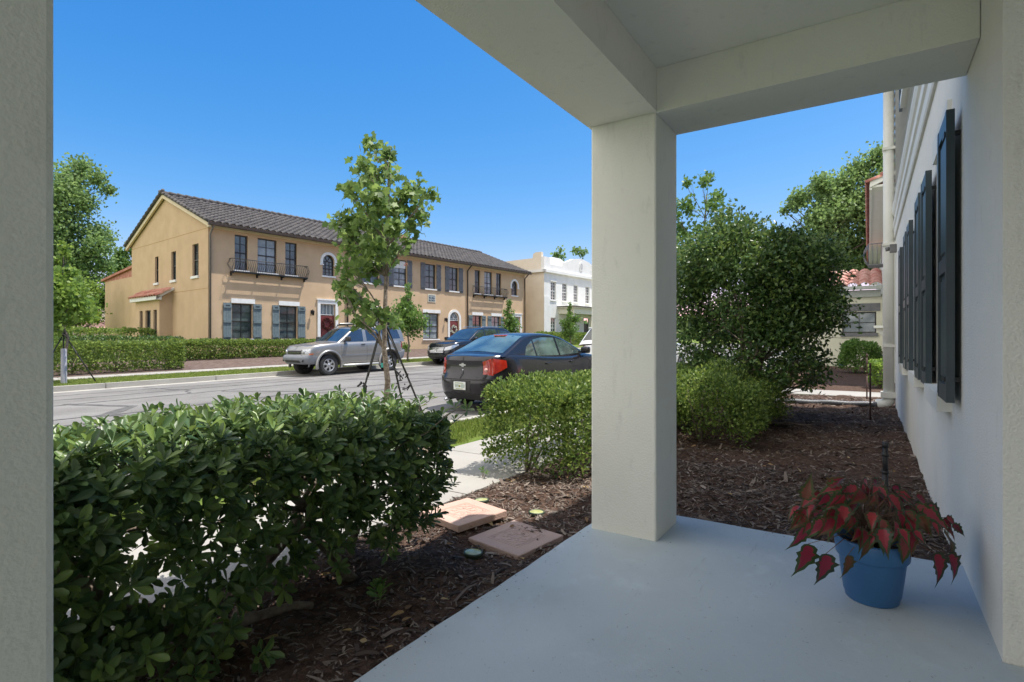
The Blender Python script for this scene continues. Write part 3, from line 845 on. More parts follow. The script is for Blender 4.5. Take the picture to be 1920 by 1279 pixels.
# downspout with elbow into black corrugated drain
mb = MB()
mb.tube([(11.82, -.30, 6.2), (11.82, -.30, .20)], .085, 16)
HOUSE_DS = HOUSE.part('downspout', mb, M['trimw'])
for z in (1.1, 2.9, 4.6):
    mb = MB(); mb.box(11.72, 11.92, -.40, -.205, z, z + .045); HOUSE.part('bracket', mb, M['trimw'], HOUSE_DS)
mb = MB(); mb.tube([(11.82, -.30, .22), (11.82, -.29, .13), (11.80, -.24, .075), (11.78, -.12, .06)], .10, 14)
mb.box(11.70, 11.94, -.40, -.18, .20, .30)
HOUSE.part('elbow', mb, M['trimw'], HOUSE_DS)
mb = MB(); mb.bbox(11.3, 11.42, -.398, -.30, 2.72, 2.86, .01); mb.tube([(11.36, -.30, 2.79), (11.36, -.24, 2.78)], .035, 12)
HOUSE.part('floodlight', mb, mat('grey_box', (.12, .12, .12), .5, col2=(.16, .16, .16)))
mb = MB()
pts = [(11.78 - .02 * i, -.14 + .095 * i, .062 + .006 * math.sin(i)) for i in range(22)]
dp = []; dr = []
for i in range(len(pts) - 1):
    for j in range(4):
        t = j / 4; dp.append(Vector(pts[i]).lerp(Vector(pts[i + 1]), t)); dr.append(.058 if j % 2 else .048)
mb.tube(dp, dr, 12)
single('drain_pipe', mb, mat('grey_corrugated_plastic', (.07, .075, .085), .5, col2=(.12, .125, .14), scale=9), 'dark corrugated drain hose running over the mulch from the white downspout', 'drain pipe', PF)
# ================================================================ ROW OF HOUSES OVER THE ROAD
def tile_roof(mb, O, U, S, L, SL, per=.33, course=.40, amp=.055):
    """barrel tiles: O eave corner, U unit along the eave, S unit up the slope"""
    O, U, S = Vector(O), Vector(U).normalized(), Vector(S).normalized(); N = U.cross(S)
    if N.z < 0: N = -N
    nu = int(round(L / per)) * 6; nc = int(SL / course)
    mb.smooth = True
    prof = []
    for i in range(nu + 1):
        ph = (i / 6) % 1.0
        prof.append((i * per / 6, amp * abs(math.sin(math.pi * ph)) ** 0.8 * 2 - amp * .4))
    for c in range(nc):
        s0 = c * course - .03; s1 = (c + 1) * course
        j = [rnd.uniform(-.006, .006) for _ in range(nu // 6 + 2)]
        r0 = [O + U * x + S * s0 + N * (h + .045 + j[i // 6]) for i, (x, h) in enumerate(prof)]
        r1 = [O + U * x + S * s1 + N * (h + .0 + j[i // 6]) for i, (x, h) in enumerate(prof)]
        rb = [O + U * x + S * (s0 + .005) + N * (h - .0) for x, h in prof]
        mb.grid([rb, r0, r1])
    mb.smooth = False

W0 = 27.0
YH = Thing('row_house', 'long yellow stuccoed row of houses with grey-brown barrel tiled roof across the road', 'house', SF, (11.16, W0, .2))
ym = lambda u, d, z: (u, W0 + d, z)
U0, U1 = 11.16, 35.76
ZE = 6.78
up = [(12.38, 13.02), (13.51, 14.51), (14.98, 15.64)]
upC = [(29.65, 30.26), (30.72, 31.64), (32.08, 32.73)]
bw = [(19.9, 21.0), (22.15, 23.2), (24.78, 25.75), (27.02, 27.93)]
openings = [(a, b, 4.62, 6.33) for a, b in up + upC] + [(a, b, 4.62, 6.27) for a, b in bw]
openings += [(17.16, 17.9, 4.78, 5.95, True), (33.99, 34.76, 4.74, 5.90, True)]
low = [(12.25, 13.24), (14.66, 15.64), (19.95, 21.1), (24.6, 26.02), (29.40, 30.42), (31.55, 32.6)]
openings += [(a, b, 1.26, 2.97) for a, b in low]
doors = [(17.0, 17.95, .4, 3.2, False), (27.05, 28.0, .5, 3.15, True), (34.2, 35.1, .6, 3.05, False)]
openings += doors
mb = MB(); wall_sheet(mb, ym, U0, U1, -.5, ZE, openings, .14)
# gable wall with three narrow windows (local side: towards -u)
gm_ = lambda v, d, z: (U0 + d, v, z)
gops = [(28.05 + .0, 28.75, 4.3, 5.85), (30.75, 31.35, 4.28, 5.75), (33.1, 33.6, 4.28, 5.7)]
Lg = 10.2
wall_sheet(mb, gm_, W0, W0 + Lg, -.5, ZE - .01, gops, .14)
zr = 8.82
mb.add([(U0, W0, ZE - .01), (U0, W0 + Lg, ZE - .01), (U0, W0 + Lg / 2, zr)], [(0, 1, 2)])
mb.quad((U1, W0, -.5), (U1, W0 + Lg, -.5), (U1, W0 + Lg, ZE), (U1, W0, ZE)); mb.add([(U1, W0, ZE), (U1, W0 + Lg, ZE), (U1, W0 + Lg / 2, zr)], [(0, 1, 2)])
mb.quad((U0, W0 + Lg, -.5), (U1, W0 + Lg, -.5), (U1, W0 + Lg, ZE), (U0, W0 + Lg, ZE))
YH.part('wall', mb, M['yellow'])
# score lines on the gable
mb = MB()
for z in (3.62, 6.45): mb.box(U0 - .006, U0, W0 + .02, W0 + Lg - .02, z, z + .03)
YH.part('control_joint', mb, mat('joint_line_brown', (.45, .29, .14), .9, col2=(.4, .26, .12)))  # thin strips in a browner tone than the wall
# lower rear wing
mb = MB(); mb.box(U0 + .35, U0 + 7, W0 + Lg, W0 + Lg + 6.2, -.5, 5.0); YH.part('rear_wing', mb, M['yellow'])
mb = MB(); mb.prism([(W0 + Lg, 5.55), (W0 + Lg + 6.5, 5.05), (W0 + Lg + 6.5, 5.17), (W0 + Lg, 5.70)], lambda a, b, d: (d, a, b), U0 + .2, U0 + 7)
mb.prism([(W0 + Lg, 5.0), (W0 + Lg + 6.2, 5.0), (W0 + Lg + 6.2, 5.07), (W0 + Lg, 5.55)], lambda a, b, d: (d, a, b), U0 + .35, U0 + 7)
YH.part('wing_roof', mb, M['rtile'])
# main roof
ov = .47
zs = (zr - ZE) / (Lg / 2)
def slopepart(sgn):
    mb = MB()
    v0 = W0 - ov if sgn > 0 else W0 + Lg + ov
    S = Vector((0, sgn, zs)).normalized()
    SL = (Lg / 2 + ov) / S.y / sgn if sgn > 0 else (Lg / 2 + ov) / abs(S.y)
    z0 = ZE - ov * zs + .05
    tile_roof(mb, (U0 - .22, v0, z0), (1, 0, 0), S, U1 - U0 + .44, SL)
    # deck under the tiles
    q = Vector((0, 0, -.03))
    a = Vector((U0 - .2, v0, z0)); b = Vector((U1 + .2, v0, z0)); t = S * (SL - .0)
    mb.add([a + q, b + q, b + t + q, a + t + q], [(0, 1, 2, 3)])
    return YH.part('roof', mb, M['tile'])
slopepart(1); slopepart(-1)
mb = MB()                                   # ridge caps and rake tiles
x = U0 - .25
while x < U1 + .2:
    mb.tube([(x, W0 + Lg / 2, zr + .10), (x + .44, W0 + Lg / 2, zr + .08)], [.13, .105], 8); x += .4
for sgn in (1, -1):
    for i in range(15):
        t = i / 14.5; v = (W0 - ov if sgn > 0 else W0 + Lg + ov) + sgn * t * (Lg / 2 + ov); z = ZE - ov * zs + .10 + t * (Lg / 2 + ov) * zs
        mb.tube([(U0 - .2, v, z + .035), (U0 - .2, v + sgn * .42, z + .42 * zs + .0)], [.10, .08], 8)
YH.part('ridge_tiles', mb, M['tile'])
mb = MB(); mb.box(26.3, 26.7, W0 + Lg / 2 - 1.0, W0 + Lg / 2 - .7, zr - .3, zr + .1)
YH.part('roof_vent', mb, M['rtile'])
mb = MB()                                   # cornice band under the gutter, and rake boards
mb.box(U0 - .05, U1 + .05, W0 - .10, W0 - .002, ZE - .32, ZE - .12); mb.box(U0 - .10, U1 + .1, W0 - ov + .03, W0 - .004, ZE - .115, ZE - .07 - .0)
for sgn, va in ((1, W0 - ov), (-1, W0 + Lg + ov)):
    za = ZE - ov * zs
    P = [(va, za - .17), (va, za + .02), (W0 + Lg / 2, zr + .03), (W0 + Lg / 2, zr - .18)]
    mb.prism(P, lambda a, b, d: (d, a, b), U0 - .17, U0 - .07)
YH.part('cornice', mb, M['cream'])
mb = MB()
zg = ZE - ov * zs
mb.prism([(W0 - ov - .11, zg + .06), (W0 - ov - .09, zg - .06), (W0 - ov + .02, zg - .08), (W0 - ov + .02, zg + .06)], lambda a, b, d: (d, a, b), U0 - .2, U1 + .2)
YH.part('gutter', mb, M['brown'])
for u, mk in ((U0 + .06, 'grey'), (18.72, 'b'), (28.82, 'b'), (35.66, 'b')):
    mb = MB(); mb.tube([(u, W0 - ov - .03, zg - .03), (u, W0 - .3, zg - .22), (u, W0 - .08, zg - .42), (u, W0 - .08, .1)], .05, 8)
    YH.part('downspout', mb, M['brown'] if mk == 'b' else mat('grey_downspout', (.16, .14, .12), .5, col2=(.2, .18, .15)))
# windows
for i, (a, b) in enumerate(up + upC):
    window(YH, ym, a, b, 4.62, 6.33, 2, 2, gm='glass' if i % 3 != 1 else 'curtain', depth=.14)
for i, (a, b) in enumerate(bw):
    window(YH, ym, a, b, 4.62, 6.27, 2, 2, gm='glass' if i > 1 else 'curtain', depth=.14)
for a, b, c, d, _ in [o for o in openings if len(o) > 4 and o[2] > 4]:
    window(YH, ym, a, b, c, d, 3, 2, arch=True, depth=.14)
for i, (a, b) in enumerate(low):
    window(YH, ym, a, b, 1.26, 2.97, 2, 2, gm=['glass', 'glass', 'curtain', 'curtain', 'glass', 'curtain'][i], depth=.14)
for a, b, c, d in gops:
    window(YH, gm_, a, b, c, d, 2, 2, depth=.14, sillh=.12)
# lintels, arch surrounds
def surround(mbx, u0, u1, z0, z1, wd, leg, pr=.05):
    r = (u1 - u0) / 2; cx = (u0 + u1) / 2; zz = z1 - r
    for t0, t1 in zip(lin(0, math.pi, 17)[:-1], lin(0, math.pi, 17)[1:]):
        P = [(cx + (r + wd) * math.cos(t0), zz + (r + wd) * math.sin(t0)), (cx + (r + wd) * math.cos(t1), zz + (r + wd) * math.sin(t1)), (cx + r * math.cos(t1), zz + r * math.sin(t1)), (cx + r * math.cos(t0), zz + r * math.sin(t0))]
        mbx.prism(P, lambda a, b, d: ym(a, d, b), -pr, -.002)
    for s in (-1, 1):
        x = cx + s * (r + wd / 2); mbx.add(*boxvf(ym, x - wd / 2, x + wd / 2, zz - leg, zz, -pr, -.002))
        if leg < .4: mbx.add(*boxvf(ym, x - wd / 2 - .04, x + wd / 2 + .04, zz - leg - .05, zz - leg, -pr - .02, -.002))
def boxvf(mp, u0, u1, z0, z1, d0, d1):
    m = MB(); barp(m, mp, u0, u1, z0, z1, d0, d1); return m.v, m.f
for a, b, c, d, z in ((17.16, 17.9, 4.78, 5.95, 0), (33.99, 34.76, 4.74, 5.9, 0)):
    mb = MB(); surround(mb, a, b, c, d, .15, .18); YH.part('arch_surround', mb, M['white'])
mb = MB(); surround(mb, 27.05, 28.0, .5, 3.15, .17, 2.0); YH.part('arch_surround', mb, M['white'])
for a, b in low:
    mb = MB(); barp(mb, ym, a - .05, b + .12, 3.0, 3.22, -.05, -.002); YH.part('lintel', mb, M['white'])
for a, b in bw[:2]:
    mb = MB(); barp(mb, ym, a + .05, b - .05, 5.75, 6.2, .075, .088); YH.part('blind', mb, M['white'])
# batten shutters
def bshutter(u0, u1, z0, z1, m):
    mb = MB(); n = 3; w_ = (u1 - u0) / n
    for i in range(n): barp(mb, ym, u0 + i * w_ + .004, u0 + (i + 1) * w_ - .004, z0, z1, -.045, -.012)
    for f in (.10, .50, .90) if z1 - z0 > 1.72 else (.1, .45, .9):
        z = z0 + (z1 - z0) * f; barp(mb, ym, u0 + .01, u1 - .01, z - .06, z + .06, -.085, -.046)
    s = YH.part('shutter', mb, M[m])
    for z in (z0 + .12, z1 - .12):
        mb = MB(); barp(mb, ym, u0 + .1, u1 - .1, z - .012, z + .012, -.098, -.086); YH.part('hinge', mb, M['blackm'], s)
for a, b in ((11.83, 12.22), (13.27, 13.70), (14.26, 14.63), (15.67, 16.10), (28.98, 29.37), (30.45, 30.85), (31.1, 31.52), (32.62, 33.0)): bshutter(a, b, 1.2, 2.99, 'gshut')
for a, b in ((19.47, 19.87), (21.03, 21.45), (21.72, 22.12), (23.23, 23.62), (24.36, 24.75), (25.79, 26.2), (26.6, 26.99), (27.96, 28.38)): bshutter(a, b, 4.52, 6.3, 'gshut2')
# balconies
def balcony(u0, u1, z0):
    mb = MB(); pr = .33
    barp(mb, ym, u0, u1, z0 - .03, z0 + .03, -pr, -pr + .05)
    for d in (-.22, -.10): barp(mb, ym, u0 + .02, u1 - .02, z0 - .02, z0 + .02, d, d + .085)
    nb = 4
    for i in range(nb):
        u = u0 + .06 + (u1 - u0 - .12) * i / (nb - 1)
        barp(mb, ym, u - .03, u + .03, z0 - .09, z0 - .031, -pr + .02, -.002)
        barp(mb, ym, u - .025, u + .025, z0 - .2, z0 - .09, -.10, -.002)
    B = YH.part('balcony', mb, M['blackm'])
    mb = MB(); zt = z0 + .62
    mb.tube([ym(u0, -.01, zt), ym(u0, -.31, zt), ym(u1, -.31, zt), ym(u1, -.01, zt)], .018, 6)
    def bar(u, d0, du, dd):
        P = []
        for t in lin(0, 1, 8):
            bulge = .14 * math.sin(min(1, (1 - t) * 1.25) * math.pi) - .05 * math.sin(t * math.pi) * (t > .6)
            P.append(ym(u + du * bulge, d0 + dd * bulge, z0 + .03 + (zt - z0 - .03) * t))
        mb.tube(P, .0095, 4, cap=False)
    n = int((u1 - u0) / .105)
    for i in range(n + 1): bar(u0 + (u1 - u0) * i / n, -.31, 0, -1)
    for s, u in ((-1, u0), (1, u1)):
        for i in range(1, 3): bar(u, -.10 * i, s, 0)
    YH.part('railing', mb, M['blackm'], B)
balcony(12.12, 16.08, 4.5); balcony(29.42, 33.1, 4.5)
# doors
def door(u0, u1, z0, z1, arch, glazed=True, dm='red', zt=2.55):
    mb = MB(); barp(mb, ym, u0 + .03, u1 - .03, z0, zt, .08, .13)
    for a, b in ((.12, .46), (.54, .88)):
        for c, d in ((.12, .42), (.48, .92)):
            barp(mb, ym, u0 + (u1 - u0) * a, u0 + (u1 - u0) * b, z0 + (zt - z0) * c, z0 + (zt - z0) * d, .07, .081)
    D = YH.part('door', mb, M[dm])
    mb = MB(); mb.tube([ym(u1 - .12, .08, z0 + 1.0), ym(u1 - .12, .02, z0 + 1.0)], .03, 8); YH.part('handle', mb, M['chrome'], D)
    window(YH, ym, u0 + .02, u1 - .02, zt + .04, z1 - .01, 4, 1, arch=arch, fm='white', gm='curtain', sill=False, half=False, fw=.03, depth=.13)
door(17.0, 17.95, .4, 3.2, False)
door(27.05, 28.0, .5, 3.15, True, zt=2.5)
door(34.2, 35.1, .6, 3.05, False, dm='white')
for a, b, zb, zt in ((17.0, 17.95, .4, 3.2), (34.2, 35.1, .6, 3.05)):
    mb = MB()
    barp(mb, ym, a - .17, a - .002, zb, zt, -.06, -.002); barp(mb, ym, b + .002, b + .17, zb, zt, -.06, -.002); barp(mb, ym, a - .17, b + .17, zt + .002, zt + .2, -.06, -.002)
    barp(mb, ym, a - .22, b + .22, zt + .2, zt + .27, -.1, -.002)
    YH.part('door_surround', mb, M['white'])
# lanterns and number plaque
for u, z in ((16.48, 2.72), (26.62, 2.6)):
    mb = MB(); barp(mb, ym, u - .05, u + .05, z - .1, z + .1, -.03, -.002); mb.tube([ym(u, -.02, z + .05), ym(u, -.14, z + .14), ym(u, -.17, z + .08)], .012, 6)
    mb.lathe([(.03, z + .1), (.08, z + .04), (.075, z + .03), (.05, z - .16), (.02, z - .2)], 8, Matrix.Translation((u, W0 - .17, 0)))
    YH.part('lantern', mb, M['blackm'])
mb = MB(); barp(mb, ym, 25.0, 25.72, 3.72, 4.26, -.03, -.002); S = YH.part('address_plaque', mb, mat('plaque_stone', (.6, .56, .45), .6, col2=(.55, .5, .4)))
mb = MB(); barp(mb, ym, 25.08, 25.64, 3.8, 4.18, -.042, -.031); YH.part('plaque_face', mb, mat('navy_plaque', (.03, .07, .10), .5, col2=(.035, .08, .11)), S)
mb = MB()                                   # two rows of small white figures, too small to read
def digit(mb, u, z, pat):
    w_, h, s = .075, .13, .018
    seg = dict(a=(0, w_, h - s, h), g=(0, w_, h / 2 - s / 2, h / 2 + s / 2), d=(0, w_, 0, s), f=(0, s, h / 2, h), b=(w_ - s, w_, h / 2, h), e=(0, s, 0, h / 2), c=(w_ - s, w_, 0, h / 2))
    for q in pat:
        a, b, c, d = seg[q]; barp(mb, ym, u + a, u + b, z + c, z + d, -.05, -.043)
for i, pat in enumerate(('fgbc', 'abgcd', 'fgbc', 'abgcd')): digit(mb, 25.13 + i * .125 + (.02 if i > 1 else 0), 4.02, pat)
for i, pat in enumerate(('fgbc', 'afgcd', 'fgbc', 'abc')): digit(mb, 25.13 + i * .125 + (.02 if i > 1 else 0), 3.83, pat)
YH.part('figures', mb, M['white'], S)
# side bay with lean-to roof
mb = MB(); p = .6
bm_ = lambda v, d, z: (U0 - p + d, v, z)
bo = [(31.55, 32.0, .7, 2.75), (32.4, 33.15, .7, 2.75), (33.55, 34.0, .7, 2.75)]
wall_sheet(mb, bm_, 31.2, 34.6, -.3, 3.3, bo, .14)
mb.quad((U0 - p, 31.2, -.3), (U0, 31.2, -.3), (U0, 31.2, 3.75), (U0 - p, 31.2, 3.3)); mb.quad((U0 - p, 34.6, -.3), (U0, 34.6, -.3), (U0, 34.6, 3.75), (U0 - p, 34.6, 3.3))
B = YH.part('bay', mb, M['yellow'])
for a, b, c, d in bo:
    f = window(YH, bm_, a, b, c, d, 1, 1, sill=False, depth=.14)
mb = MB(); tile_roof(mb, (U0 - p - .25, 34.8, 3.42), (0, -1, 0), (1, 0, .62), 3.8, .98)
YH.part('bay_roof', mb, M['rtile'])
mb = MB(); mb.box(U0 - p - .22, U0 - p + .04, 31.0, 34.8, 3.24, 3.42); mb.prism([(U0 - p - .2, 3.25), (U0, 3.78), (U0, 3.9), (U0 - p - .2, 3.4)], lambda a, b, d: (a, d, b), 31.0, 31.1)
YH.part('bay_fascia', mb, M['white'])

def wreath(name, u, z, m, label, r=.27, group=None):
    T = Thing(name, label, 'wreath', SF, (u, W0 + .06, z), group)
    mb = MB(); mb.smooth = True
    rows = []
    for i in range(25):
        a = i / 24 * 2 * math.pi
        rows.append([(u + (r + .025 * math.cos(b)) * math.cos(a), W0 + .04 + .025 * math.sin(b), z + (r + .025 * math.cos(b)) * math.sin(a)) for b in lin(0, 2 * math.pi, 7)])
    mb.grid(rows); T.part('ring', mb, M['darkbark'])
    n = 260; a = NR.uniform(0, 6.28, n)
    P = np.stack([u + r * np.cos(a), np.full(n, W0 + .03), z + r * np.sin(a)], 1) + NR.normal(0, .03, (n, 3))
    V, F = leaves(P, sph(n), .09, .5); V -= np.array(T.base)
    o = bpy.data.objects.new('flowers', fast_mesh('flowers', V, F, m)); COL.objects.link(o); o.parent = T.o
wreath('wreath', 17.48, 2.1, mat('maroon_petal', (.12, .02, .025), .7, island=[(.06, .012, .015), (.16, .03, .03), (.1, .05, .02)]), 'maroon twig wreath hanging on the red door with the square surround')
wreath('wreath', 27.52, 1.9, mat('white_petal', (.6, .6, .55), .7, island=[(.35, .4, .3), (.7, .7, .65)]), 'white flower wreath hanging on the red arched door', .25)

# ================================================================ WHITE HOUSE
WW = 26.5; WU = 37.8
WH = Thing('white_house', 'white flat-roofed house with stepped parapets beyond the yellow row', 'house', SF, (WU, WW, .4))
wmF = lambda u, d, z: (u, WW + d, z)
wmS = lambda v, d, z: (WU + d, v, z)
fz = 7.05
fo = [(a, b, 4.62, 6.2) for a, b in ((38.8, 39.6), (40.6, 41.4), (42.5, 43.25), (44.6, 45.35), (46.8, 47.6), (49, 49.8))] + [(38.8, 39.6, 1.3, 3.1), (40.6, 41.4, 1.0, 3.0), (47.5, 48.5, 1, 3)]
mb = MB(); wall_sheet(mb, wmF, WU, 56, -.2, fz, fo + [(44.3, 45.2, .7, 3.2)], .12)
mb.box(WU + .01, 56, WW + .35, WW + 10.9, 5.5, fz - .01)
WH.part('front_wall', mb, M['bwhite'])
mb = MB(); wall_sheet(mb, wmS, WW, WW + 11, -.2, fz, [(28.6, 29.8, 4.3, 6.1)], .12)
WH.part('side_wall', mb, M['btan'])
for a, b, c, d in fo: window(WH, wmF, a, b, c, d, 2, 3, fm='white', depth=.12)
window(WH, wmS, 28.6, 29.8, 4.3, 6.1, 1, 1, fm='white', depth=.12, gm='curtain')
mb = MB()
mb.box(WU - .22, 56, WW - .22, WW - .001, fz - .12, fz + .1); mb.box(WU - .22, WU - .001, WW - .22, WW + 11, fz - .12, fz + .1)
mb.box(38.7, 39.7, WW - .06, WW - .001, 6.22, 6.36); mb.box(WU - .06, WU - .001, 28.5, 29.9, 6.13, 6.3)
WH.part('cornice', mb, M['bwhite'])
mb = MB()                                   # front parapet: low run, shaped gable with oval vent
fnF = lambda a, b, d: (a, d, b)
P = [(WU, fz + .1), (56, fz + .1), (56, fz + .63), (47.2, fz + .63), (47.0, fz + 1.0), (46.2, fz + 1.15), (45.2, fz + 1.5), (43.8, fz + 1.68), (42.4, fz + 1.5), (41.4, fz + 1.15), (40.75, fz + 1.0), (40.7, fz + .63), (38.7, fz + .63), (38.68, fz + 1.2), (WU, fz + 1.2)]
P2 = [(40.5, fz - .1), (49.5, fz - .1), (49.5, fz + 1.4), (48.2, fz + 1.75), (46.4, fz + 2.35), (44.9, fz + 2.35), (42.6, fz + 1.75), (41.6, fz + 1.5), (40.5, fz + 1.4)]
mb.prism(P2, fnF, WW + 4.0, WW + 4.3)
mb.prism(P, fnF, WW, WW + .3)
WH.part('parapet', mb, M['bwhite'])
mb = MB()
P = [(WW + .301, fz + .1), (WW + 11, fz + .1), (WW + 11, fz + 1.1), (WW + 1.2, fz + 1.15), (WW + 1.15, fz + 1.5), (WW + .9, fz + 1.62), (WW + .301, fz + 1.62)]
mb.prism(P, lambda a, b, d: (d, a, b), WU, WU + .3)
WH.part('parapet', mb, M['btan'])
mb = MB(); P = [(43.8 + .34 * math.cos(t), fz + .95 + .45 * math.sin(t)) for t in lin(0, 6.283, 25)[:-1]]; mb.prism(P, fnF, WW - .05, WW - .001)
v_ = WH.part('oval_vent', mb, M['white'])
mb = MB(); P = [(43.8 + .2 * math.cos(t), fz + .95 + .3 * math.sin(t)) for t in lin(0, 6.283, 25)[:-1]]; mb.prism(P, fnF, WW - .07, WW - .052)
WH.part('louvre', mb, mat('grey_louvre', (.4, .4, .4), .7, col2=(.5, .5, .5)), v_)
mb = MB()                                   # entry porch with columns
mb.box(40.0, 50, WW - 1.6, WW - .002, 3.45, 3.95); mb.box(39.8, 50.2, WW - 1.75, WW - .002, 3.95, 4.05)
for u in (40.3, 43.4, 46.6, 49.7): mb.tube([(u, WW - 1.35, .3), (u, WW - 1.35, 3.45)], [.17, .14], 12)
WH.part('entry_porch', mb, mat('pale_cream_trim', (.6, .58, .46), .6, col2=(.66, .64, .52)))
mb = MB(); mb.box(39.8, 50.2, WW - 1.8, WW - 1.76, 4.03, 4.12); mb.box(39.74, 39.79, WW - 1.8, WW, 4.03, 4.12)
WH.part('porch_edge', mb, M['brown'])
mb = MB(); barp(mb, wmF, 44.3, 45.2, .7, 2.7, .08, .12); WH.part('door', mb, M['winframe'])
for s in (WU + .02, ):
    mb = MB(); mb.box(WU - .04, WU + .8, WW - .05, WW - .001, -.1, 4.9); WH.part('corner_pilaster', mb, M['bwhite'])

# far pink house glimpsed under the trees at left
PH = Thing('far_house', 'distant pale house with pink tiled lean-to glimpsed under the trees', 'house', SF, (19, 74, .2))
mb = MB(); phm = lambda v, d, z: (19 + d, v, z)
po = [(73.3, 75.2, 3.3, 4.45), (69.1, 71.0, 3.3, 4.45)]
wall_sheet(mb, phm, 62, 84, -.5, 5.0, po, .2); mb.box(19.3, 30, 62.01, 84, -.4, 4.99); PH.part('wall', mb, mat('pale_pink_render', (.55, .47, .44), .8, col2=(.6, .52, .48)))
for a, b, c, d in po: window(PH, phm, a, b, c, d, 2, 2, fm='white', depth=.2, fw=.1)
mb = MB(); mb.prism([(17.4, 2.3), (18.99, 3.2), (18.99, 2.3)], lambda a, b, d: (a, d, b), 62, 84); PH.part('lean_to_roof', mb, mat('pink_tile', (.42, .22, .19), .8, col2=(.5, .3, .26), scale=3))
mb = MB(); mb.prism([(18.4, 5.0), (24, 7.2), (30.6, 5.0)], lambda a, b, d: (a, d, b), 61.5, 84.5); PH.part('roof', mb, M['tile'])

# ================================================================ NEIGHBOURS ON OUR SIDE (porch frame)
NH = Thing('neighbour_house', 'next house beyond the white downspout, red tiled roof corner showing above', 'house', PF, (18.3, -.5, 0))
mb = MB(); mb.box(18.6, 52, -8, -.50, -.3, 5.55)
mb.add([(18.6, -.5, 5.55), (18.6, -8, 5.55), (18.6, -4.25, 7.2)], [(0, 1, 2)])
NH.part('wall', mb, M['trimw'])
mb = MB(); S = Vector((0, -1, .45)).normalized(); tile_roof(mb, (18.25, .02, 5.62), (1, 0, 0), S, 33.0, 4.6); NH.part('roof', mb, M['rtile'])
mb = MB(); mb.box(18.35, 51.5, -.5, -.03, 5.50, 5.56); mb.box(18.35, 51.5, -.08, -.02, 5.44, 5.60); mb.prism([(-.03, 5.50), (-4.2, 7.38), (-4.2, 7.55), (-.03, 5.66)], lambda a, b, d: (d, a, b), 18.30, 18.42)
NH.part('eave', mb, M['trimw'])
mb = MB(); mb.box(19.6, 20.4, -.5, .02, 3.46, 3.49)
Bb = NH.part('balcony', mb, M['gshut2'])
mb = MB()
mgr = mat('weathered_grey_iron', (.16, .16, .18), .5, metal=.3, col2=(.22, .22, .24))
for i in range(5):
    for (x, y, dx, dy) in ((19.6 + .8 * i / 4, .0, 0, 1), (19.6, -.42 + .42 * i / 4, -1, 0)):
        mb.tube([(x + dx * .13 * math.sin(t * math.pi) * (t < .8), y + dy * .13 * math.sin(t * math.pi), 3.5 + .6 * t) for t in lin(0, 1, 7)], .01, 4)
mb.tube([(19.6, -.48, 4.1), (19.6, .0, 4.1), (20.4, .0, 4.1)], .015, 6)
NH.part('railing', mb, mgr, Bb)
mb = MB(); mb.prism([(-.498, 1.55), (-.12, 1.55), (-.12, 1.62), (-.498, 1.62)], lambda a, b, d: (d, a, b), 18.2, 18.9); mb.prism([(-.498, 1.1), (-.16, 1.55), (-.498, 1.55)], lambda a, b, d: (d, a, b), 18.4, 18.7)
NH.part('ledge', mb, M['trimw'])

GH = Thing('garage_house', 'low cream outbuilding with red barrel tiled roof and small grey framed window', 'outbuilding', PF, (28.7, 1.0, 0))
gmf = lambda v, d, z: (28.7 + d, v, z)
go = [(-.28, 1.0, 1.52, 2.45)]
mb = MB(); wall_sheet(mb, gmf, -.495, 2.6, -.3, 3.2, go, .12); mb.quad((28.7, 2.6, -.3), (36, 2.6, -.3), (36, 2.6, 3.2), (28.7, 2.6, 3.2)); GH.part('wall', mb, stucco('pale_cream_render', (.60, .60, .47), (.66, .66, .53), .2))
for a, b, c, d in go: window(GH, gmf, a, b, c, d, 2, 2, depth=.12, half=False, gm='curtain', fm='winframe', sillm='gshut2', sillh=.16)
mb = MB(); barp(mb, gmf, -.42, 1.15, 2.48, 2.82, -.04, -.002); GH.part('lintel', mb, M['gshut2'])
mb = MB(); tile_roof(mb, (28.3, 2.95, 3.62), (0, -1, 0), (1, 0, .42), 3.44, 2.3, per=.43, course=.42, amp=.065); GH.part('roof', mb, mat('pinkish_barrel_tile', (.42, .17, .14), .7, col2=(.58, .36, .31), scale=2, bump=.2))
mb = MB(); mb.box(28.25, 28.45, -.49, 2.95, 3.42, 3.56); mb.box(28.55, 28.69, -.45, 2.7, 3.1, 3.4); GH.part('gutter', mb, mat('grey_green_gutter', (.34, .38, .34), .5, col2=(.4, .43, .4)))
# ================================================================ CARS
def interp(pts, x):
    if x <= pts[0][0]: return pts[0][1]
    for (a, b), (c, d) in zip(pts[:-1], pts[1:]):
        if x <= c:
            t = (x - a) / (c - a) if c > a else 0
            return b + (d - b) * t
    return pts[-1][1]
def catmull(pts, x):
    """smooth monotone-ish interpolation through pts"""
    n = len(pts)
    if x <= pts[0][0]: return pts[0][1]
    if x >= pts[-1][0]: return pts[-1][1]
    for i in range(n - 1):
        if x <= pts[i + 1][0]:
            x0, y0 = pts[i]; x1, y1 = pts[i + 1]; h = x1 - x0; t = (x - x0) / h
            m0 = (y1 - pts[i - 1][1]) / (x1 - pts[i - 1][0]) if i > 0 else (y1 - y0) / h
            m1 = (pts[i + 2][1] - y0) / (pts[i + 2][0] - x0) if i < n - 2 else (y1 - y0) / h
            return (2 * t**3 - 3 * t**2 + 1) * y0 + (t**3 - 2 * t**2 + t) * h * m0 + (-2 * t**3 + 3 * t**2) * y1 + (t**3 - t**2) * h * m1
WF_T = [(0, .86), (.06, .93), (.18, .975), (.38, 1.0), (.62, 1.0), (.80, .985), (.92, .955), (.97, .925), (1, .885)]
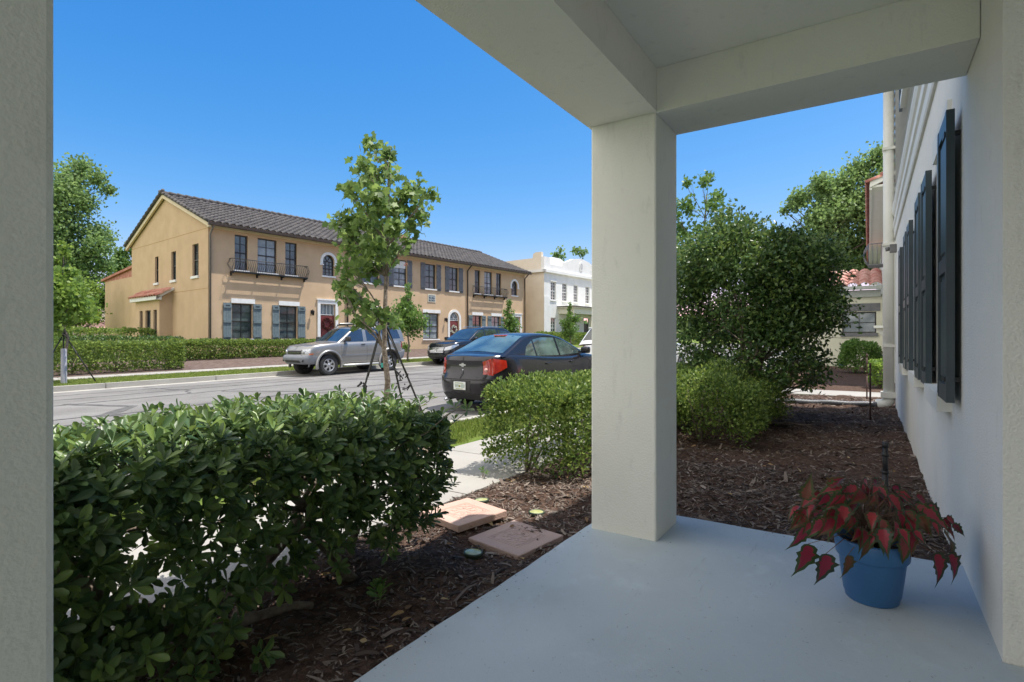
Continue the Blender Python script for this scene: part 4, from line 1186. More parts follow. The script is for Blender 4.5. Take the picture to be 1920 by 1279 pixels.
class Car:
    def __init__(s, name, label, fr, P, paint):
        s.P = P; s.hx = P['L'] / 2; s.hw = P['W'] / 2; s.n = P.get('n', 5.0); s.paint = paint
        s.T = Thing(name, label, P.get('cat', 'car'), fr, (0, 0, 0))
    def zb(s, x): return interp(s.P['zb'], x)
    def zt(s, x): return catmull(s.P['zt'], x)
    def pt(s, th, t):
        n = s.n; c, q = math.cos(th), math.sin(th)
        ex = math.copysign(abs(c) ** (2 / n), c); ey = math.copysign(abs(q) ** (2 / n), q)
        x = s.hx * ex
        if ex > 0: x -= catmull(s.P['rf'], t) * ex ** 6
        else: x += catmull(s.P['rr'], t) * ex ** 6
        tap = 1 - s.P.get('taper', .05) * abs(ex) ** 5
        y = s.hw * catmull(s.P.get('wf', WF_T), t) * ey * tap
        b, u = s.zb(x), s.zt(x)
        return Vector((x, y, b + (u - b) * t))
    def nrm(s, th, t):
        e = 1e-3; a = s.pt(th + e, t) - s.pt(th - e, t); t0, t1 = max(0, t - e), min(1, t + e)
        b = s.pt(th, t1) - s.pt(th, t0); v = a.cross(b)
        p = s.pt(th, t)
        if v.length < 1e-12: return Vector((p.x, p.y, 0)).normalized()
        v.normalize()
        return v if v.dot(Vector((p.x * .3, p.y, 0))) > 0 else -v
    def thx(s, x, side=1):
        e = max(-1, min(1, x / s.hx)); return side * math.acos(math.copysign(abs(e) ** (s.n / 2), e))
    def thy(s, y, front=True):
        e = max(-1, min(1, y / s.hw)); a = math.asin(math.copysign(abs(e) ** (s.n / 2), e))
        return a if front else math.pi - a
    def tz(s, x, z): return (z - s.zb(x)) / (s.zt(x) - s.zb(x))
    def body(s):
        ths = [s.thy(y * s.hw, False) for y in (.02, .2, .4, .55, .68, .78, .86)]
        exs = [-.985, -.965, -.94] + lin(-.9, .9, 37) + [.94, .965, .985]
        ths += [math.acos(math.copysign(abs(e) ** (s.n / 2), e)) for e in exs]
        ths += [s.thy(y * s.hw, True) for y in (.86, .78, .68, .55, .4, .2, .02)]
        ts = [0, .04, .1, .18, .28, .4, .52, .64, .74, .82, .88, .93, .97, 1]
        fr = [.85, .6, .3, 0, -.3, -.6, -.85]
        rows = []
        for th in ths:
            L = [s.pt(th, t) for t in ts]; top = L[-1]
            cr = s.P.get('crown', .03) * min(1, (top.y / s.hw) * 1.3)
            mid = [Vector((top.x, top.y * f, top.z + cr * (1 - f * f))) for f in fr]
            rows.append(L + mid + [Vector((p.x, -p.y, p.z)) for p in reversed(L)])
        nc = len(rows[0]); V = [p for r in rows for p in r]; F = []
        for i in range(len(rows) - 1):
            for j in range(nc):
                k = (j + 1) % nc
                F.append((i * nc + j, (i + 1) * nc + j, (i + 1) * nc + k, i * nc + k))
        F.append(tuple(range(nc))); F.append(tuple((len(rows) - 1) * nc + j for j in reversed(range(nc))))
        mb = MB(); mb.add(V, F)
        bmx = bmesh.new(); me = mesh_from('body', mb, [s.paint, M['dark']]); bmx.from_mesh(me)
        bmesh.ops.recalc_face_normals(bmx, faces=bmx.faces[:]); bmx.to_mesh(me); bmx.free()
        tmp = bpy.data.objects.new('tmp', me); COL.objects.link(tmp)
        cb = MB()
        r = s.P['wr'] + s.P.get('gap', .055)
        for x in (s.P['wf_x'], s.P['wr_x']):
            for sg in (1, -1):
                y0, y1 = sg * (s.hw - .30), sg * (s.hw + .2)
                pts = [(x + r * math.cos(a), s.P['wr'] + .01 + r * math.sin(a)) for a in lin(0, 2 * math.pi, 41)[:-1]]
                cb.prism(pts, lambda a, b, d: (a, d, b), y0, y1)
        cme = mesh_from('cut', cb, [M['dark'], M['dark']]); cme.polygons.foreach_set('material_index', [1] * len(cme.polygons))
        bmx = bmesh.new(); bmx.from_mesh(cme); bmesh.ops.recalc_face_normals(bmx, faces=bmx.faces[:]); bmx.to_mesh(cme); bmx.free()
        co = bpy.data.objects.new('cut', cme); COL.objects.link(co)
        md = tmp.modifiers.new('b', 'BOOLEAN'); md.operation = 'DIFFERENCE'; md.solver = 'EXACT'; md.object = co
        dg = bpy.context.evaluated_depsgraph_get(); dg.update()
        me2 = bpy.data.meshes.new_from_object(tmp.evaluated_get(dg))
        if len(me2.polygons) < 50: me2 = me
        me2.name = 'body'
        me2.materials.clear(); me2.materials.append(s.paint); me2.materials.append(M['dark'])
        bpy.data.objects.remove(tmp); bpy.data.objects.remove(co)
        me2.polygons.foreach_set('use_smooth', [True] * len(me2.polygons)); me2.set_sharp_from_angle(angle=R(32))
        o = bpy.data.objects.new('body', me2); COL.objects.link(o); o.parent = s.T.o
        s.bo = o; return o
    def patch(s, name, pts, m, off=.008, ns=5, parent=None, sub=6, label=None):
        """pts: list of (theta, t_low, t_high); raised skin following the body"""
        Q = []
        for a, b in zip(pts[:-1], pts[1:]):
            for i in range(sub): f = i / sub; Q.append(tuple(a[k] + (b[k] - a[k]) * f for k in range(3)))
        Q.append(pts[-1])
        mb = MB(); mb.smooth = True
        top = [[s.pt(th, a + (b - a) * j / ns) + s.nrm(th, a + (b - a) * j / ns) * off for j in range(ns + 1)] for th, a, b in Q]
        mb.grid(top); mb.smooth = False
        low = [[s.pt(th, a + (b - a) * j / ns) - s.nrm(th, a + (b - a) * j / ns) * .01 for j in range(ns + 1)] for th, a, b in Q]
        mb.grid([[r[0] for r in top], [r[0] for r in low]]); mb.grid([[r[-1] for r in top], [r[-1] for r in low]])
        mb.grid([top[0], low[0]]); mb.grid([top[-1], low[-1]])
        return s.T.part(name, mb, m, parent, label)
    def yg(s, z): return s.P['yb'] - s.P['k'] * (z - s.P['zbelt'])
    def cabin(s):
        rl = s.P['roof']                    # (x,z) front to rear
        pts = []
        for (a, b), (c, d) in zip(rl[:-1], rl[1:]):
            for i in range(4): pts.append((a + (c - a) * i / 4, None))
        rs = sorted(rl)
        xs = sorted(set([a for a, _ in pts] + [rl[-1][0]]), reverse=True)
        rows = []
        for x in xs:
            z = catmull(rs, x); zb = min(s.zt(x) - .03, z - .005); d = min(.055, (z - zb) * .6)
            yA, yB = s.yg(zb), s.yg(z - d)
            L = [(x, yA, zb), (x, yB, z - d), (x, yB - .012 - .1 * d, z - d * .45), (x, yB - .045, z - d * .08), (x, yB * .8, z + .012), (x, yB * .5, z + .026), (x, yB * .2, z + .032)]
            rows.append([Vector(p) for p in L] + [Vector((p[0], -p[1], p[2])) for p in reversed(L)])
        s.crow = rows
        mb = MB(); mb.grid(rows)
        s.T.part('cabin', mb, s.paint, None, None, 30)
    def ctop(s, x, fy, off=.006):
        rs = sorted(s.P['roof']); z = catmull(rs, x); d = .05
        yB = s.yg(z - d) - .045
        e = .01; dz = (catmull(rs, x + e) - catmull(rs, x - e)) / (2 * e)
        n = Vector((-dz, 0, 1)).normalized()
        return Vector((x, yB * fy, z + .032 * (1 - abs(fy) ** 1.6))) + n * off
    def screen(s, name, x0, x1, m, f0=.97, f1=.97, parent=None, off=.006):
        mb = MB(); mb.smooth = True
        mb.grid([[s.ctop(x0 + (x1 - x0) * i / 8, fy * (f0 + (f1 - f0) * i / 8), off) for fy in lin(-1, 1, 15)] for i in range(9)])
        return s.T.part(name, mb, m)
    def sideglass(s, poly, m, name='side_window', both=True):
        out = []
        for sg in ((1, -1) if both else (1,)):
            mb = MB(); mb.prism(poly, lambda a, b, d: (a, sg * (s.yg(b) + d), b), .004, -.01)
            out.append(s.T.part(name, mb, m))
        return out
    def wheels(s, spokes=5, rimc='alloy'):
        r = s.P['wr']; wt = s.P.get('tw', .21); rr = r * s.P.get('rimf', .66)
        for x in (s.P['wf_x'], s.P['wr_x']):
            for sg in (1, -1):
                yc = sg * (s.hw - wt / 2 - .015)
                X = Matrix.Translation((x, yc, r))
                if sg < 0: X = X @ Matrix.Rotation(math.pi, 4, 'Z')
                W = s.T.part('wheel', MB().lathe([(rr, -wt * .45), (r * .93, -wt * .5), (r * .99, -wt * .40), (r, -wt * .2), (r, wt * .2), (r * .99, wt * .40), (r * .93, wt * .5), (r * .80, wt * .515), (rr, wt * .44)], 40, X, 'y'), M['rubber'])
                mb = MB(); mb.lathe([(rr, -wt * .4), (rr * .98, wt * .2), (rr * 1.0, wt * .44), (rr * .93, wt * .46), (rr * .88, wt * .25)], 36, X, 'y')
                mb.smooth = False
                for i in range(spokes):
                    a = 2 * math.pi * i / spokes + .3
                    def fn(p, q, d): 
                        return X @ Vector((math.cos(a) * p - math.sin(a) * q, d, math.sin(a) * p + math.cos(a) * q))
                    sw = rr * .17
                    mb.prism([(rr * .15, -sw), (rr * .15, sw), (rr * .6, sw * .75), (rr * .93, sw * 1.5), (rr * .93, -sw * 1.5), (rr * .6, -sw * .75)], fn, wt * .30, wt * .42)
                mb.lathe([(0.001, wt * .46), (rr * .2, wt * .45), (rr * .24, wt * .38), (rr * .24, wt * .2)], 20, X, 'y')
                s.T.part('rim', mb, M[rimc], W)
                mb = MB(); mb.lathe([(0.001, wt * .12), (rr * .9, wt * .12)], 24, X, 'y'); s.T.part('brake_disc', mb, M['dark'], W)
    def mirror(s, x, z, m, sz=(.12, .2, .14)):
        for sg in (1, -1):
            y = sg * (s.yg(z) + .02)
            mb = MB(); mb.smooth = True
            mb.bbox(x - sz[0] / 2, x + sz[0] / 2, min(y + sg * .04, y + sg * (.04 + sz[1])), max(y + sg * .04, y + sg * (.04 + sz[1])), z, z + sz[2], .035, 3)
            mb.smooth = False; mb.box(x - .03, x + .03, min(y - sg * .03, y + sg * .06), max(y - sg * .03, y + sg * .06), z + .01, z + .05)
            s.T.part('mirror', mb, m)
    def handles(s, xs, z, m):
        for x in xs:
            for sg in (1, -1):
                th = s.thx(x, sg); p = s.pt(th, s.tz(x, z))
                mb = MB(); mb.smooth = True; y = p.y
                mb.bbox(x - .085, x + .085, min(y, y + sg * .035), max(y, y + sg * .035), z - .014, z + .018, .012, 2)
                s.T.part('door_handle', mb, m)
    def seam(s, x, t0, t1, wd=.006):
        for sg in (1, -1):
            s.patch('door_seam', [(s.thx(x - wd / 2, sg), t0, t1), (s.thx(x + wd / 2, sg), t0, t1)], M['dark'], .0012, 8, sub=1)

def car_frame(u, v, heading_back=False, theta=38.4, pitch=True):
    q = SF @ Vector((u, v, 0)); z = roadz(u, v) + .0
    X = Matrix.Translation((q.x, q.y, z)) @ Matrix.Rotation(R(90 - theta + (180 if heading_back else 0)), 4, 'Z')
    return X @ Matrix.Rotation(-math.atan(.0175) * (-1 if heading_back else 1), 4, 'Y')
def paint(name, c, metal=.3, rough=.28, c2=None, ct=.7):
    return mat(name, c, rough, metal=metal, coat=ct, col2=c2 or [x * 1.12 for x in c], scale=1.2)
lens_red = mat('red_lens', (.30, .014, .01), .12, coat=1, col2=(.40, .03, .014), scale=14)
lens_clear = mat('clear_lens', (.55, .57, .6), .1, metal=.5, coat=1, col2=(.3, .32, .34), scale=22)
lens_amber = mat('amber_lens', (.5, .16, .05), .2, coat=1, col2=(.45, .12, .04))

# ---- dark sedan seen from its right rear
pb = paint('dark_navy_paint', (.011, .0105, .014), .2, .2, (.015, .014, .018), .4)
C1 = Car('sedan', 'dark navy four-door sedan parked behind the hedge, rear towards the viewer', car_frame(9.60, 7.05, theta=37.4), dict(
    L=4.58, W=1.73, zb=[(-2.3, .27), (-1.9, .19), (1.9, .19), (2.3, .24)], n=4.6,
    zt=[(-2.3, .985), (-2.15, 1.035), (-1.8, 1.055), (-1.3, 1.03), (-.4, .97), (.5, .95), (.95, .985), (1.3, .95), (1.8, .86), (2.1, .74), (2.29, .60)],
    rr=[(0, .12), (.12, .04), (.25, 0), (.50, .0), (.53, .02), (.57, .07), (.8, .095), (.93, .09), (1, .12)], rf=[(0, .14), (.2, .02), (.5, .0), (.75, .10), (1, .3)],
    taper=.07, wr=.315, wf_x=1.33, wr_x=-1.29, tw=.20, yb=.735, k=.40, zbelt=.98,
    roof=[(1.12, .975), (.75, 1.15), (.4, 1.30), (.12, 1.385), (-.3, 1.43), (-.75, 1.425), (-1.1, 1.365), (-1.5, 1.20), (-1.93, 1.035)]), pb)
C1.body(); C1.cabin(); C1.wheels(5)
gl = mat('greenish_car_glass', (.02, .035, .035), .03, spec=1.0, coat=.8, col2=(.10, .16, .15), scale=1.6)
C1.screen('windscreen', 1.02, .22, gl)
C1.screen('rear_window', -1.02, -1.80, gl, .93, .93)
C1.sideglass([(.88, 1.005), (.02, .99), (.02, 1.345), (.30, 1.285), (.60, 1.165)], gl)
C1.sideglass([(-.05, .99), (-.82, 1.005), (-.82, 1.325), (-.5, 1.365), (-.05, 1.355)], gl)
C1.sideglass([(-.87, 1.007), (-1.22, 1.03), (-1.10, 1.19), (-.87, 1.305)], gl)
for sgn in (1, -1):                         # tail lamps wrap the corner
    C1.patch('tail_light', [(C1.thy(sgn * .50, False) if sgn > 0 else 2 * math.pi - C1.thy(.50, False), .60, .89),
                            (C1.thy(sgn * .66, False) if sgn > 0 else 2 * math.pi - C1.thy(.66, False), .57, .95),
                            (sgn * C1.thx(-2.14) if sgn > 0 else 2 * math.pi - C1.thx(-2.14), .58, .95), (C1.thx(-1.78) if sgn > 0 else 2 * math.pi - C1.thx(-1.87), .74, .89)], lens_red, .012)
    th = C1.thy(.55, False); th = th if sgn > 0 else 2 * math.pi - th
    p = C1.pt(th, .70) + C1.nrm(th, .70) * .014
    mb = MB(); n_ = C1.nrm(th, .7); mb.tube([p, p + n_ * .004], .034, 16); C1.T.part('reversing_lamp', mb, mat('pinkish_lens', (.6, .3, .26), .15, coat=1, col2=(.7, .4, .35), scale=30))
C1.patch('trunk_panel', [(C1.thy(.49, False), .585, .92), (math.pi, .585, .92), (2 * math.pi - C1.thy(.49, False), .585, .92)], pb, .010, 8)
C1.patch('trunk_recess', [(C1.thy(.5, False), .535, .575), (math.pi, .535, .575), (2 * math.pi - C1.thy(.5, False), .535, .575)], M['dark'], .004, 3)
C1.patch('bumper_opening', [(C1.thy(.26, False), .16, .46), (math.pi, .16, .46), (2 * math.pi - C1.thy(.26, False), .16, .46)], M['dark'], .002, 4)
C1.patch('lower_valance', [(C1.thy(.62, False), .0, .12), (math.pi, .0, .14), (2 * math.pi - C1.thy(.62, False), .0, .12)], M['dark'], .006, 3)
def plate(C, x, z, parent=None):
    mb = MB(); mb.bbox(x - .008, x + .004, -.15, .15, z - .075, z + .075, .006, 1)
    p_ = C.T.part('number_plate', mb, mat('plate_white', (.72, .74, .70), .4, col2=(.62, .66, .62), scale=40))
    mb = MB()
    for yy in (-.115, -.085, -.055, .035, .065, .095):
        for dz in (-.024, .0, .022): mb.box(x - .0105, x - .0085, yy - .009, yy + .009, z + dz - .004, z + dz + .004)
        mb.box(x - .0105, x - .0085, yy - .009, yy - .005, z - .028, z + .026)
    C.T.part('plate_figures', mb, mat('plate_green', (.03, .12, .06), .5, col2=(.04, .14, .07)), p_)
    mb = MB(); mb.tube([(x - .0095, -.008, z - .002), (x - .0085, -.008, z - .002)], .024, 12); mb.box(x - .0105, x - .0085, -.10, .10, z + .045, z + .056); mb.box(x - .0105, x - .0085, -.09, .09, z - .06, z - .05)
    C.T.part('plate_emblem', mb, mat('plate_orange', (.35, .28, .08), .5, col2=(.12, .25, .08), scale=60), p_)
pz = C1.pt(math.pi, .31)
plate(C1, pz.x - .012, .50)
pe = C1.pt(math.pi, .80); ex = pe.x - .016                                   # wide cross emblem and boot lock
mb = MB(); P = [(-.075, -.012), (-.03, -.018), (-.028, -.034), (.028, -.034), (.032, -.018), (.08, -.012), (.07, .016), (.03, .016), (.026, .034), (-.026, .034), (-.03, .016), (-.085, .016)]
mb.prism(P, lambda a, b, d: (d, -a, pe.z + b + .01), ex, ex - .008); C1.T.part('emblem', mb, M['chrome'])
mb = MB(); mb.tube([(ex + .004, 0, pe.z - .085), (ex - .006, 0, pe.z - .085)], .014, 12); C1.T.part('lock', mb, M['chrome'])
mb = MB()
for i in range(6): mb.box(ex - .002, ex + .008, .56 - i * .02, .574 - i * .02, .665, .685)
C1.T.part('model_badge', mb, M['chrome'])
C1.patch('bumper_strip', [(C1.thy(.7, False), .475, .50), (math.pi, .475, .50), (2 * math.pi - C1.thy(.7, False), .475, .50)], M['dark'], .002, 2)
mb = MB(); mb.smooth = True; mb.bbox(-1.13, -.98, -.14, .14, 1.40, 1.425, .01); C1.T.part('brake_lamp', mb, lens_red)
mb = MB(); mb.tube([(-.95, 0, 1.44), (-1.05, 0, 1.66)], .003, 5); C1.T.part('aerial', mb, M['dark'])
mb = MB(); mb.tube([(-2.0, .42, .23), (-2.26, .42, .22)], .028, 10); C1.T.part('exhaust', mb, M['chrome'])
C1.mirror(.80, 1.0, pb); C1.handles([-.62, .30], .85, pb)
for x in (-1.0, -.02, 1.0): C1.seam(x, .08, .96)
C1.patch('headlight', [(C1.thx(1.75), .70, .85), (C1.thx(2.1), .6, .86), (C1.thy(.5), .55, .85)], lens_clear)
C1.patch('headlight', [(-C1.thx(1.75), .70, .85), (-C1.thx(2.1), .6, .86), (-C1.thy(.5), .55, .85)], lens_clear)

# ---- silver off-roader
ps = paint('silver_paint', (.27, .265, .26), .7, .38, (.30, .295, .285))
pg = mat('grey_cladding', (.20, .215, .24), .5, metal=.35, col2=(.23, .245, .27), scale=5)
C2 = Car('off_roader', 'silver boxy off-roader with roof rack parked at the far kerb', car_frame(12.42, 17.85, True), dict(
    L=4.50, W=1.80, zb=[(-2.25, .50), (-1.8, .42), (-.9, .36), (.9, .36), (1.7, .42), (2.25, .46)], n=7, crown=.04,
    zt=[(-2.25, 1.18), (-1, 1.17), (.6, 1.15), (.85, 1.16), (1.3, 1.13), (1.9, 1.07), (2.25, .98)],
    rr=[(0, .06), (.25, 0), (.45, .0), (.5, .09), (1, .10)], rf=[(0, .12), (.2, .02), (.45, .0), (.5, .07), (.8, .10), (1, .2)],
    taper=.05, wr=.375, gap=.085, wf_x=1.36, wr_x=-1.31, tw=.25, rimf=.6, yb=.79, k=.26, zbelt=1.15, cat='car',
    wf=[(0, .90), (.1, .96), (.3, .985), (.6, 1.0), (.8, .99), (.92, .97), (1, .93)],
    roof=[(.98, 1.15), (.6, 1.40), (.28, 1.62), (.1, 1.70), (-.3, 1.73), (-.75, 1.745), (-1.0, 1.79), (-1.6, 1.80), (-1.98, 1.74), (-2.08, 1.55), (-2.14, 1.17)]), ps)
C2.body(); C2.cabin(); C2.wheels(6)
blue = mat('tinted_blue_glass', (.012, .018, .035), .03, spec=1.0, coat=.8, col2=(.02, .03, .06), scale=2)
C2.screen('windscreen', .92, .26, M['cglass'])
C2.sideglass([(.72, 1.19), (-.16, 1.19), (-.18, 1.64), (.18, 1.635), (.30, 1.56)], blue)
C2.sideglass([(-.32, 1.20), (-.98, 1.22), (-.88, 1.68), (-.32, 1.655)], blue)
C2.sideglass([(-1.10, 1.25), (-1.95, 1.27), (-1.86, 1.60), (-1.70, 1.72), (-1.0, 1.72)], blue)
for sg in (1, -1):                          # flares, step bars, mouldings
    for x in (1.36, -1.31):
        mb = MB(); mb.smooth = True; rr_ = .375 + .085
        rows = []
        for a in lin(-.25, math.pi + .25, 25):
            yb_ = sg * (C2.hw * .985)
            rows.append([(x + (rr_ + e) * math.cos(a), yb_ + sg * o_, .385 + (rr_ + e) * math.sin(a)) for e, o_ in ((-.005, -.05), (-.005, .045), (.02, .06), (.06, .05), (.075, .0), (.075, -.03))])
        mb.grid(rows); C2.T.part('wheel_flare', mb, ps)
    mb = MB(); mb.smooth = True; mb.tube([(.82, sg * .80, .36), (.72, sg * .92, .34), (-.72, sg * .92, .34), (-.80, sg * .80, .36)], .04, 10); C2.T.part('step_bar', mb, mat('pale_step', (.5, .5, .48), .4, metal=.5, col2=(.55, .55, .53)))
    C2.patch('moulding', [(C2.thx(-.82, sg), .40, .46), (C2.thx(.84, sg), .40, .46)], pg, .012, 2, sub=10)
    C2.patch('tail_light', [(C2.thx(-2.02, sg), .62, .98), (C2.thx(-2.15, sg), .6, .98), (2 * math.pi - C2.thy(.78, False) if sg < 0 else C2.thy(.78, False), .6, .98), (2 * math.pi - C2.thy(.68, False) if sg < 0 else C2.thy(.68, False), .6, .98)] if sg > 0 else
             [(2 * math.pi - C2.thx(-2.02), .62, .98), (2 * math.pi - C2.thx(-2.15), .6, .98), (2 * math.pi - C2.thy(.78, False), .6, .98), (2 * math.pi - C2.thy(.68, False), .6, .98)], lens_red, .01)
    C2.patch('headlight', [(sg * C2.thy(.50), .62, .86), (sg * C2.thy(.74), .62, .88), (sg * C2.thx(2.06), .64, .87)], lens_clear, .01)
    C2.patch('indicator', [(sg * C2.thy(.80), .52, .60), (sg * C2.thx(2.12), .52, .60), (sg * C2.thx(1.97), .53, .59)], lens_amber, .014)
C2.patch('front_bumper', [(C2.thx(1.78), .04, .42), (C2.thx(2.1), .02, .47), (C2.thy(.6), .0, .49), (0.0, .0, .49), (-C2.thy(.6), .0, .49), (-C2.thx(2.1), .02, .47), (-C2.thx(1.78), .04, .42)], pg, .035, 5)
C2.patch('rear_bumper', [(C2.thx(-1.78), .04, .40), (C2.thx(-2.1), .02, .45), (C2.thy(.6, False), .0, .45), (math.pi, .0, .45), (2 * math.pi - C2.thy(.6, False), .0, .45), (2 * math.pi - C2.thx(-2.1), .02, .45), (2 * math.pi - C2.thx(-1.78), .04, .40)], pg, .035, 5)
gr = C2.patch('grille', [(C2.thy(.46), .58, .84), (0.0, .58, .84), (-C2.thy(.46), .58, .84)], M['dark'], .006, 4)
C2.patch('grille_bar', [(C2.thy(.44), .67, .72), (0.0, .64, .69), (-C2.thy(.44), .67, .72)], M['chrome'], .02, 3, gr)
C2.patch('grille_bar', [(C2.thy(.44), .80, .83), (0.0, .80, .83), (-C2.thy(.44), .80, .83)], ps, .018, 3, gr)
C2.patch('air_intake', [(C2.thy(.5), .10, .24), (0.0, .10, .24), (-C2.thy(.5), .10, .24)], M['dark'], .037, 3)
for sg in (1, -1):
    mb = MB(); mb.tube([Vector(C2.pt(sg * C2.thy(.66), .2)) + Vector((.03, 0, 0)), Vector(C2.pt(sg * C2.thy(.66), .2)) + Vector((.045, 0, 0))], .05, 14); C2.T.part('fog_light', mb, M['dark'])
    mb = MB(); p = C2.pt(sg * C2.thy(.60), .75); mb.tube([p + Vector((.0, 0, 0)), p + Vector((.018, 0, 0))], .055, 14); C2.T.part('lamp_reflector', mb, M['chrome'])
# roof rack
mb = MB(); mb.smooth = True
for sg in (1, -1):
    mb.tube([(.12, sg * .56, 1.73), (-.08, sg * .56, 1.86), (-.95, sg * .56, 1.90), (-1.05, sg * .56, 1.82)], .028, 8)
mb.tube([(-.02, -.56, 1.85), (-.02, .56, 1.85)], .022, 8); mb.tube([(-.95, -.56, 1.89), (-.95, .56, 1.89)], .022, 8)
rk = C2.T.part('roof_rack', mb, ps)
mb = MB()
for i in range(7): mb.tube([(-.12 - .12 * i, -.54, 1.83), (-.12 - .12 * i, .54, 1.83)], .014, 6)
mb.box(-.04, .10, -.5, .5, 1.79, 1.83)
C2.T.part('rack_slats', mb, M['dark'], rk)
C2.mirror(.62, 1.2, M['dark'], (.13, .22, .17)); C2.handles([-.08, -.88], 1.08, M['dark'])
for x in (.86, -.24, -1.02): C2.seam(x, .05, .97)

# ---- dark crossover behind it
pk = paint('black_blue_paint', (.012, .014, .02), .3, .2, (.016, .018, .026))
C3 = Car('crossover', 'black crossover with chrome slatted grille parked behind the silver off-roader', car_frame(19.45, 17.85, True), dict(
    L=4.86, W=1.90, zb=[(-2.4, .35), (-1.9, .25), (1.9, .25), (2.4, .30)], n=5,
    zt=[(-2.4, 1.08), (-1, 1.1), (.5, 1.05), (.95, 1.10), (1.3, 1.10), (1.9, 1.04), (2.2, .97), (2.42, .86)],
    rr=[(0, .1), (.2, 0), (.6, .02), (1, .12)], rf=[(0, .14), (.2, .02), (.5, .0), (.8, .06), (1, .2)],
    taper=.07, wr=.365, wf_x=1.46, wr_x=-1.33, tw=.23, yb=.80, k=.34, zbelt=1.08,
    roof=[(1.15, 1.09), (.75, 1.30), (.4, 1.50), (.12, 1.625), (-.4, 1.69), (-1.2, 1.685), (-1.8, 1.62), (-2.1, 1.45), (-2.3, 1.10)]), pk)
C3.body(); C3.cabin(); C3.wheels(5)
C3.screen('windscreen', 1.06, .22, M['cglass'])
C3.sideglass([(.86, 1.12), (-.08, 1.12), (-.08, 1.60), (.2, 1.56), (.5, 1.39)], M['cglass'])
C3.sideglass([(-.16, 1.12), (-1.1, 1.14), (-1.0, 1.60), (-.5, 1.63), (-.16, 1.62)], M['cglass'])
C3.sideglass([(-1.18, 1.15), (-1.95, 1.22), (-1.75, 1.50), (-1.1, 1.59)], M['cglass'])
g_ = C3.patch('grille', [(C3.thy(.50), .50, .82), (0.0, .48, .82), (-C3.thy(.50), .50, .82)], M['dark'], .01, 4)
for a in (.53, .62, .71, .79): C3.patch('grille_bar', [(C3.thy(.5), a, a + .035), (0.0, a, a + .035), (-C3.thy(.5), a, a + .035)], M['chrome'], .022, 2, g_)
mb = MB(); p = C3.pt(0.0, .69)
rows = [[(p.x + .035 + .006 * math.cos(b), (.075 + .012 * math.sin(b)) * math.cos(a), p.z + (.05 + .012 * math.sin(b)) * math.sin(a)) for b in lin(0, 6.283, 6)] for a in lin(0, 6.283, 20)]
mb.grid(rows); C3.T.part('emblem', mb, M['chrome'])
C3.patch('lower_intake', [(C3.thy(.6), .12, .30), (0.0, .12, .30), (-C3.thy(.6), .12, .30)], M['dark'], .01, 3)
for sg in (1, -1):
    C3.patch('headlight', [(sg * C3.thy(.54), .66, .84), (sg * C3.thy(.80), .64, .87), (sg * C3.thx(2.12), .70, .88), (sg * C3.thx(1.85), .80, .88)], lens_clear, .01)
    mb = MB(); mb.smooth = True; mb.tube([(.0, sg * .60, 1.70), (-.1, sg * .6, 1.74), (-1.6, sg * .6, 1.73), (-1.7, sg * .6, 1.68)], .016, 6); C3.T.part('roof_rail', mb, M['chrome'])
plateF = C3.pt(0.0, .38)
C3.mirror(.78, 1.12, pk, (.13, .22, .15)); C3.handles([-.05, -1.0], .98, M['chrome'])
for x in (1.0, -.12, -1.14): C3.seam(x, .08, .96)

# ---- white crossover in front of the sedan
pw = paint('white_paint', (.70, .71, .72), .0, .3, (.74, .75, .76))
C4 = Car('crossover', 'white crossover parked ahead of the dark sedan, its tail beside the pillar', car_frame(15.72, 7.50), dict(
    L=4.62, W=1.84, zb=[(-2.3, .35), (-1.9, .24), (1.9, .24), (2.3, .30)], n=5,
    zt=[(-2.3, 1.08), (-1, 1.07), (.5, 1.02), (.95, 1.06), (1.3, 1.05), (1.9, .98), (2.3, .82)],
    rr=[(0, .1), (.2, 0), (.45, .0), (.55, .05), (1, .12)], rf=[(0, .14), (.2, .02), (.5, .0), (.8, .06), (1, .2)],
    taper=.07, wr=.355, wf_x=1.38, wr_x=-1.30, tw=.22, yb=.775, k=.36, zbelt=1.05,
    roof=[(1.1, 1.05), (.75, 1.25), (.4, 1.45), (.1, 1.58), (-.4, 1.66), (-1.1, 1.655), (-1.6, 1.60), (-1.85, 1.52), (-2.18, 1.09)]), pw)
C4.body(); C4.cabin(); C4.wheels(5)
C4.screen('windscreen', 1.0, .22, M['cglass']); C4.screen('rear_window', -1.74, -2.10, M['cglass'], .93, .97)
C4.sideglass([(.82, 1.08), (-.08, 1.09), (-.08, 1.56), (.2, 1.51), (.5, 1.36)], M['cglass'])
C4.sideglass([(-.16, 1.09), (-1.05, 1.11), (-.98, 1.56), (-.5, 1.59), (-.16, 1.58)], M['cglass'])
C4.sideglass([(-1.12, 1.12), (-1.75, 1.2), (-1.6, 1.45), (-1.06, 1.55)], M['cglass'])
for sg in (1, -1):
    q = (lambda a: a) if sg > 0 else (lambda a: 2 * math.pi - a)
    C4.patch('tail_light', [(q(C4.thy(.45, False)), .84, .93), (q(C4.thy(.72, False)), .76, .95), (q(C4.thx(-2.1)), .78, .96), (q(C4.thx(-1.85)), .88, .96)], lens_red, .012)
    C4.patch('headlight', [(sg * C4.thy(.54), .66, .82), (sg * C4.thy(.78), .66, .87), (sg * C4.thx(1.9), .76, .9)], lens_clear, .01)
C4.patch('rear_bumper', [(C4.thy(.8, False), .02, .26), (math.pi, .0, .28), (2 * math.pi - C4.thy(.8, False), .02, .26)], M['dark'], .012, 3)
plate(C4, C4.pt(math.pi, .62).x - .012, .78)
mb = MB(); mb.smooth = True; mb.bbox(-1.98, -1.72, -.55, .55, 1.555, 1.585, .01); C4.T.part('spoiler', mb, pw)
